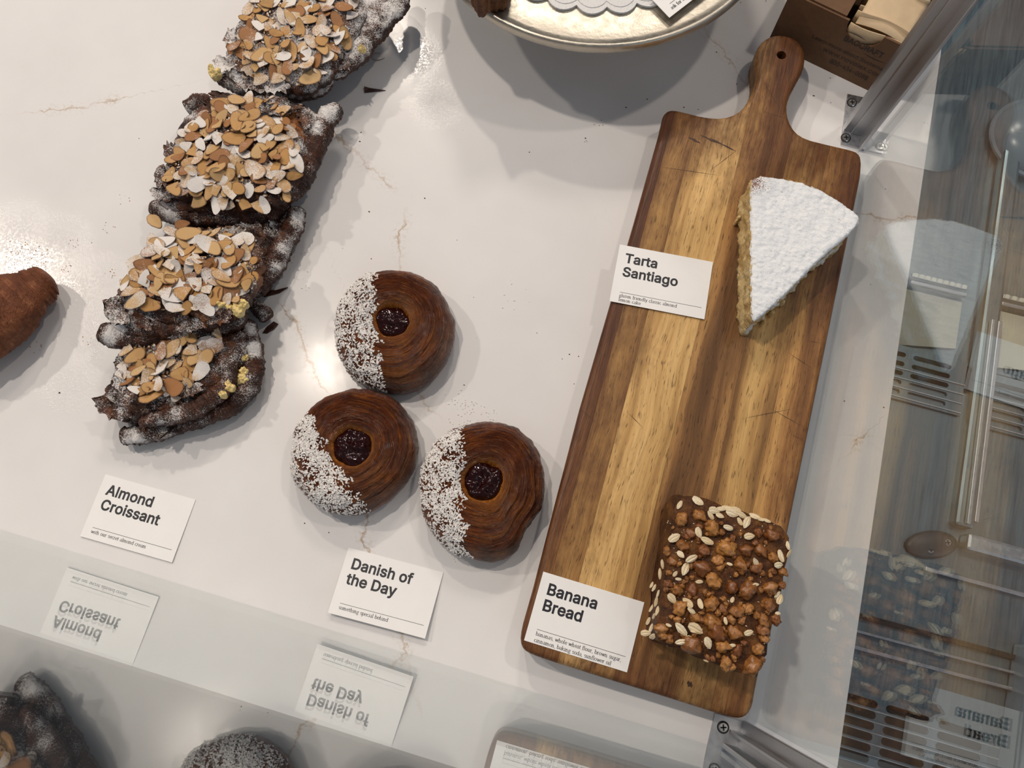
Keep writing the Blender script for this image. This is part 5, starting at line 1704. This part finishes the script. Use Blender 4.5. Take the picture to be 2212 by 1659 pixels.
croissant('almond croissant at the back of the row cut off by the frame, heavily sugared',
          [(548, -40), (512, 40), (482, 95), (470, 140), (520, 165), (600, 182), (660, 184), (705, 160), (750, 95), (790, 20), (800, -60), (660, -120)],
          [([(870, -50), (862, 10), (835, 40), (800, 80), (765, 125), (720, 170)], 0.012, [22, 24, 27, 27, 26, 15]),
           ([(468, 168), (520, 186), (600, 194), (680, 190), (720, 170)], 0.004, [14, 22, 26, 25, 12])],
          0.026, 21.4, [(560, -40), (520, 40), (490, 110), (520, 150), (600, 172), (670, 172), (700, 140), (740, 80), (770, 10), (770, -50)], 0.60,
          [(464, 160, 13), (458, 150, 9), (778, 92, 9)],
          [(500, 80, 60, 1.0), (480, 130, 60, .4), (530, 165, 70, .2), (600, 180, 70, 0), (560, 10, 50, 1.0), (740, 120, 60, .8), (470, 120, 40, .8)],
          [(474, 168), (490, 100), (530, 10), (560, -60), (680, -100), (800, -60), (848, 0), (796, 85), (724, 165), (600, 194)], n_alm=105, lid_h=0.018,
          dusty=((800, 50, 30, 0.8), (850, 10, 30, .7), (620, 60, 90, 0.75), (500, 180, 40, .9), (490, 100, 40, .85)))

# ---------------------------------------------------------------- plain croissant at the left edge
pc = at(40, 660, 0)
plain_c = thing('plain_croissant', 'reddish brown plain croissant reaching in from the left edge', 'croissant', (pc.x, pc.y, 0))
path = [at(112, 598, 0.017), at(70, 625, 0.022), at(5, 668, 0.028), at(-90, 720, 0.031), at(-190, 720, 0.028), at(-260, 670, 0.02)]
v, f = tube(path, [9, 38, 78, 92, 76, 30], 130, 36, 0.0012, 16, 0.0020, 6.1, 0.42) if False else tube(path, [r * 0.00039 for r in (36, 54, 88, 96, 76, 30)], 130, 36, 0.0016, 15, 0.0024, 6.1, 0.72)
attr(mesh_obj('body', v, f, M_PLAINC, plain_c), 'along', along(path, 130, 36))

# ---------------------------------------------------------------- cake stand
SZ = 0.097
SCX, SCY, SR = -0.0965, 0.6206, 0.1676
stand = thing('cake_stand', 'round spun aluminium cake stand at the back of the counter', 'cake stand', (SCX, SCY, 0))


def lathe(profile, cx, cy, n=96):
    V, Fc = [], []
    for r, z in profile:
        for k in range(n):
            a = 2 * PI * k / n
            V.append((cx + r * math.cos(a), cy + r * math.sin(a), z))
    m = len(profile)
    for j in range(m - 1):
        for k in range(n):
            Fc.append((j * n + k, j * n + (k + 1) % n, (j + 1) * n + (k + 1) % n, (j + 1) * n + k))
    Fc.append(tuple(range(n - 1, -1, -1)))
    Fc.append(tuple(range((m - 1) * n, m * n)))
    return V, Fc


v, f = lathe([(0.03, SZ - 0.006), (SR - 0.010, SZ - 0.006), (SR - 0.002, SZ - 0.009), (SR, SZ - 0.006), (SR + 0.0002, SZ + 0.002), (SR - 0.001, SZ + 0.0035), (SR - 0.0035, SZ + 0.003), (SR - 0.006, SZ - 0.0005), (SR - 0.012, SZ - 0.0025), (SR - 0.03, SZ - 0.003), (0.10, SZ - 0.003), (0.02, SZ - 0.003)], SCX, SCY, 128)
mesh_obj('plate', v, f, M_ALU, stand)
v, f = lathe([(0.055, 0.0), (0.055, 0.003), (0.045, 0.008), (0.022, 0.016), (0.014, 0.030), (0.012, 0.055), (0.016, 0.080), (0.03, 0.0905)], SCX, SCY, 64)
mesh_obj('pedestal', v, f, M_ALU, stand)
# white liner with a scalloped edge, on the plate
lz = SZ - 0.0027
ax_, bx_ = at(1310.5, 18, lz), at(1245, 14, lz)
rc = math.hypot(ax_.x - SCX, ax_.y - SCY)
a0 = math.atan2(ax_.y - SCY, ax_.x - SCX)
da = abs(math.atan2(bx_.y - SCY, bx_.x - SCX) - a0)
nl = round(2 * PI / da)
da = 2 * PI / nl
con = []
for k in range(nl):
    for j in range(8):
        u = j / 8
        r = rc + 0.0075 * math.sin(PI * u) ** 0.8
        a = a0 + (k + u) * da
        con.append((SCX + r * math.cos(a), SCY + r * math.sin(a)))
v, f = prism(con, lz, lz + 0.0022)
liner = thing('scalloped_liner', 'white scalloped liner lying on the aluminium cake stand', 'liner', (SCX, SCY, lz))
mesh_obj('sheet', v, f, M_DOILY, liner, smooth=False)
con2 = [(SCX + (x - SCX) * 0.955, SCY + (y - SCY) * 0.955) for x, y in con]
v, f = prism(con2, lz + 0.0022, lz + 0.0028)
mesh_obj('embossed_centre', v, f, M_DOILY, liner, smooth=False)
# card on the stand, turned, text running up
cc = [at(1404, -6, SZ + 0.004), at(1446, 38, SZ + 0.004), at(1560, -50, SZ + 0.004), at(1518, -94, SZ + 0.004)]
sc_ = thing('name_card', 'white card lying turned on the cake stand, cut off by the frame', 'card', ((cc[0].x + cc[2].x) / 2, (cc[0].y + cc[2].y) / 2, SZ), 'printed name cards')
v, f = prism([(q.x, q.y) for q in cc], SZ + 0.0035, SZ + 0.0040)
mesh_obj('sheet', v, f, M_CARD, sc_, smooth=False)
o_, ux = at(1452, 20, SZ + 0.0043), (cc[2] - cc[1]).normalized()
uy = Vector((-ux.y, ux.x, 0))
vv, ff, w = serif_mesh('ask for to')
mesh_obj('small_print', [o_ + ux * (q[0] * 0.0021) + uy * (q[1] * 0.0021) for q in vv], ff, M_INK, sc_, smooth=False)
r1 = [at(1447, 8, SZ + 0.0043)]
mesh_obj('rule', [r1[0], r1[0] + ux * 0.05, r1[0] + ux * 0.05 + uy * 0.0003, r1[0] + uy * 0.0003], [(0, 1, 2, 3)], M_INK, sc_, smooth=False)
# brown pastry on the stand
ol = px_outline([(1012, -60), (1018, -5), (1030, 12), (1038, 20), (1050, 12), (1070, 6), (1100, -8), (1110, -60), (1060, -90)], SZ + 0.012)
pq = np.mean(ol, axis=0)
bp = thing('brown_pastry', 'dark brown cake on the cake stand cut off by the top edge', 'cake', (pq[0], pq[1], SZ))
v, f = blob(ol, SZ + 0.008, SZ + 0.032, SZ - 0.002, 4.0, 22, 90, 0.004, 90, 0.0016, 320, 0.0025, 260, 3.0)
mesh_obj('crumb', v, f, M_CHOC, bp)
o = mesh_obj('crumb_piece', *blob(px_outline([(1028, 8), (1036, 22), (1044, 18), (1042, 6)], SZ + 0.004), SZ + 0.003, SZ + 0.008, SZ - 0.002, 2.4, 8, 24, 0.001, 400), M_CHOC, bp)

# ---------------------------------------------------------------- kraft dispenser box of bags
BH = 0.069
A0, B0 = at(1658, 91, 0), at(1878, 197, 0)
ud = (B0 - A0).normalized()
nd_ = Vector((-ud.y, ud.x, 0))            # away from the camera
if nd_.y < 0:
    nd_ = -nd_
DEP = 0.115
box = thing('bag_box', 'brown kraft dispenser box of paper bags with dark printed lettering behind the board handle', 'box', (A0 + ud * 0.08 + nd_ * 0.05))
BL = (at(1893, 204, 0) - A0).length
TH = 0.0022


def on_front(x, h, out=0.0):
    return A0 + ud * x - nd_ * out + Vector((0, 0, h))


# front panel with thumb notch (x along, h up)
nx0 = (at(1852, 14, BH) - A0).dot(ud)
nx1 = (at(1926, 54, BH) - A0).dot(ud)
con = [(0, 0), (BL, 0), (BL, BH), (nx1, BH)]
for k in range(1, 16):
    a = PI * k / 16
    xm, rx = (nx0 + nx1) / 2, (nx1 - nx0) / 2
    con.append((xm + rx * math.cos(a), BH - 0.021 * math.sin(a) ** 0.75))
con += [(nx0, BH), (0, BH)]
v, f = flat_shape([con], TH / 2)
mesh_obj('front_panel', [A0 + ud * q[0] + nd_ * (TH / 2 + q[2]) + Vector((0, 0, q[1])) for q in v], f, M_KRAFT, box, smooth=False)


def slab(name, c, lx, ly, lz_):
    bm = bmesh.new()
    bmesh.ops.create_cube(bm, size=1.0)
    bmesh.ops.transform(bm, matrix=Matrix.Translation(c) @ Matrix.Rotation(math.atan2(ud.y, ud.x), 4, 'Z') @ Matrix.Diagonal((lx, ly, lz_, 1)), verts=bm.verts)
    return bm_obj(name, bm, M_KRAFT, box)


slab('side_panel', A0 + ud * (TH / 2) + nd_ * (DEP / 2) + Vector((0, 0, BH / 2)), TH, DEP - 2 * TH, BH)
slab('side_panel', A0 + ud * (BL - TH / 2) + nd_ * (DEP / 2) + Vector((0, 0, BH / 2)), TH, DEP - 2 * TH, BH)
slab('back_panel', A0 + ud * (BL / 2) + nd_ * (DEP - TH / 2) + Vector((0, 0, BH / 2)), BL, TH, BH)
slab('base_panel', A0 + ud * (BL / 2) + nd_ * (DEP / 2) + Vector((0, 0, TH / 2)), BL - 2 * TH, DEP - 2 * TH, TH)
tp0 = (at(1790, -12, BH) - A0).dot(ud)
fl = slab('top_flap', A0 + ud * (0.5 * (nx0 - 0.004)) + nd_ * (DEP / 2 + TH) + Vector((0, 0, BH + 0.001)), nx0 - 0.004, DEP, 0.0015)
# paper bags standing inside
for k in range(7):
    bm = bmesh.new()
    bmesh.ops.create_grid(bm, x_segments=10, y_segments=6, size=0.5)
    for v_ in bm.verts:
        x, y = v_.co.x, v_.co.y
        q = A0 + ud * (nx0 + 0.002 + (BL - nx0 - 0.006) * (x + 0.5)) + nd_ * (0.006 + 0.013 * k + 0.002 * math.sin(x * 5 + k)) + Vector((0, 0, 0.005 + (BH - 0.006 + 0.006 * math.sin(k * 2.1)) * (y + 0.5)))
        q = q - nd_ * (0.010 * max(0, y) * (1 + 0.4 * math.sin(k * 1.7)))
        v_.co = q
    r = bmesh.ops.extrude_face_region(bm, geom=bm.faces[:])
    bmesh.ops.translate(bm, verts=[e for e in r['geom'] if isinstance(e, bmesh.types.BMVert)], vec=nd_ * 0.0009)
    bg = bm_obj('paper_bag', bm, M_BAG, None, smooth=True)
    tag(bg, 'tan paper bag filed in the kraft box, ' + ('nearest the front panel', 'second from the front panel', 'third from the front panel', 'in the middle of the stack', 'third from the back', 'second from the back', 'against the back panel')[k], 'paper bag', 'paper bags in the kraft box')
# flap of waxed paper over the bags
bm = bmesh.new()
bmesh.ops.create_grid(bm, x_segments=12, y_segments=8, size=0.5)
for v_ in bm.verts:
    x, y = v_.co.x + 0.5, v_.co.y + 0.5
    v_.co = A0 + ud * (nx0 + 0.006 + (BL - nx0 - 0.010) * x) + nd_ * (0.004 + 0.10 * y) + Vector((0, 0, BH - 0.004 + 0.012 * y + 0.004 * math.sin(x * 3.0 + y * 2)))
r = bmesh.ops.extrude_face_region(bm, geom=bm.faces[:])
bmesh.ops.translate(bm, verts=[e for e in r['geom'] if isinstance(e, bmesh.types.BMVert)], vec=(0, 0, 0.0004))
tag(bm_obj('paper_sheet', bm, M_BAG, None, smooth=True), 'creased tan paper sheet lying on top of the bags in the kraft box', 'paper')


def box_text(txt, px, py, plen, size, bold=0.0):
    """Print on the front panel: pixel of the line's centre, its length in pixels, cap height in metres."""
    v, f, w = sans_mesh(txt, bold, 0.0)
    e = Vector((0, 0, EYE))
    d = (at(px, py, 0) - e)
    t = (A0 - e).dot(nd_) / d.dot(nd_)
    hit = e + d * t
    x0_, h0 = (hit - A0).dot(ud), hit.z
    sx = plen / 244.0 * (B0 - A0).length * 0.93 / w
    sc = size / 0.51
    mesh_obj('print', [on_front(x0_ + (q[0] - w / 2) * sx, h0 + (q[1] - 0.25) * sc, 0.0002) for q in v], f, M_KRAFT_INK, box, smooth=False, label='dark printed lettering')
    return x0_, h0


bx0, bh0 = box_text('BAGCRAFT', 1866, 101, 94, 0.0066, 0.018)
box_text('Learn more about Sustainability', 1844, 120, 204, 0.0046)
box_text('www.novolex.com', 1842, 135, 147, 0.0056)
box_text('800-434-0088', 1834, 150, 95, 0.0060, 0.008)
for sgn, xo, ho in ((1, -0.012, 0.0075), (-1, 0.014, -0.0065)):
    P1, P2 = [], []
    for k in range(13):
        a = PI * (0.15 + 0.7 * k / 12)
        P1.append(on_front(bx0 + xo + 0.014 * math.cos(a), bh0 + ho + sgn * (0.0052 * math.sin(a) - 0.003), 0.0002))
        P2.append(on_front(bx0 + xo + 0.014 * math.cos(a), bh0 + ho + sgn * (0.0030 * math.sin(a) - 0.0018), 0.0002))
    mesh_obj('swoosh', P1 + P2, [(i, i + 1, 13 + i + 1, 13 + i) for i in range(12)], M_KRAFT_INK, box, smooth=False)

# ---------------------------------------------------------------- loose bits on the counter
def loose_almond(px, py, yaw, L, label, z=0.0012, n=(0, 0, 1)):
    w = at(px, py, z)
    o = put('almond_slice', ALM[0], None, w, quat(Vector(n).normalized(), yaw), (L, L, 0.0075))
    tag(o, label, 'almond', 'fallen almond slices')


loose_almond(817, 123, 0.3, 0.0066, 'fallen almond slice on the counter right of the back croissant')
loose_almond(334, 477, -0.55, 0.0105, 'long almond slice leaning out between two croissants on the left', 0.030, (-0.1, 0.15, 1))
loose_almond(393, 484, 0.4, 0.0075, 'pale almond slice tucked between two croissants near their left side', 0.038, (0, -.3, 1))


def shard(pts, label, h=0.0016):
    q = px_outline(pts, 0.001)
    v, f = prism(q, 0.0002, h)
    c = np.mean(q, axis=0)
    v = [(x, y, z if z < h else z + 0.0008 * math.sin(i * 1.7)) for i, (x, y, z) in enumerate(v)]
    tag(mesh_obj('pastry_shard', v, f, M_CRUMB, smooth=False), label, 'crumb', 'dark pastry shards on the counter')


shard([(787, 188), (799, 190), (833, 195), (815, 197), (788, 200)], 'thin pointed brown shard on the counter below the fallen almond')
shard([(572, 625), (595, 627), (622, 621), (604, 633), (570, 642), (566, 633)], 'dark curled shard beside the buried croissant')
shard([(567, 719), (576, 706), (592, 695), (601, 700), (592, 711), (577, 720)], 'black curled shard beside the second croissant from the front')
shard([(1032, 1184), (1040, 1180), (1043, 1186), (1036, 1189)], 'tiny flake stuck by the danish next to the board', 0.001) if False else None


def scatter(name, label, mat, spots, smin, smax, seed, cat):
    rs = random.Random(seed)
    V, Fc = [], []
    for px, py, rad, n in spots:
        for i in range(n):
            a, r = rs.uniform(0, 2 * PI), rad * math.sqrt(rs.random())
            w = at(px + r * math.cos(a), py + r * math.sin(a), 0.0)
            s = rs.uniform(smin, smax)
            b0 = len(V)
            for k in range(5):
                t = 2 * PI * k / 5 + rs.uniform(-.4, .4)
                V.append((w.x + s * math.cos(t) * rs.uniform(.6, 1.3), w.y + s * math.sin(t) * rs.uniform(.5, 1.0), 0.0001))
            V.append((w.x, w.y, s * 0.8))
            Fc += [(b0 + k, b0 + (k + 1) % 5, b0 + 5) for k in range(5)] + [(b0 + 4, b0 + 3, b0 + 2, b0 + 1, b0)]
    o = mesh_obj(name, V, Fc, mat, smooth=False)
    tag(o, label, cat, kind='stuff')


dark = [(x, y, 1, 1) for x, y in ((1353, 233), (1398, 213), (1477, 231), (1548, 112), (1590, 182), (1576, 138), (918, 18), (1143, 329), (778, 305), (780, 285), (128, 848), (199, 524), (661, 616), (658, 1131), (711, 1150), (1002, 831), (1265, 299), (1268, 307), (1508, 237), (1757, 207), (1795, 222), (1793, 168), (1880, 614), (1908, 880), (1825, 867), (1912, 408), (1840, 400), (300, 300), (1062, 990), (1215, 775), (1230, 765), (1250, 770), (1160, 720), (917, 429), (797, 457), (803, 559), (1240, 830), (1600, 5), (1655, 3))]
scatter('dark_crumbs', 'tiny dark crumbs scattered over the countertop', M_CRUMB, dark, 0.0005, 0.0011, 5, 'crumbs')
scatter('tan_crumbs', 'tan pastry crumbs sprinkled beside the plain croissant', M_TANCRUMB, [(70, 560, 40, 60), (40, 545, 30, 30), (160, 525, 12, 10), (145, 580, 12, 12), (240, 588, 14, 8), (235, 490, 14, 8), (265, 430, 16, 6), (190, 730, 16, 8), (80, 750, 16, 8), (1293, 264, 12, 5), (1265, 305, 5, 2)], 0.0003, 0.0008, 6, 'crumbs')
scatter('coconut_crumbs', 'loose white coconut crumbs fallen behind the danish beside the board', M_COCO, [(985, 860, 25, 14), (1025, 895, 28, 26), (1060, 900, 22, 14), (985, 910, 18, 10), (1010, 880, 18, 16), (1115, 640, 40, 10), (640, 545, 20, 8), (625, 570, 25, 8), (990, 1205, 20, 5), (650, 600, 30, 8), (900, 640, 200, 10)], 0.0004, 0.0010, 8, 'crumbs')
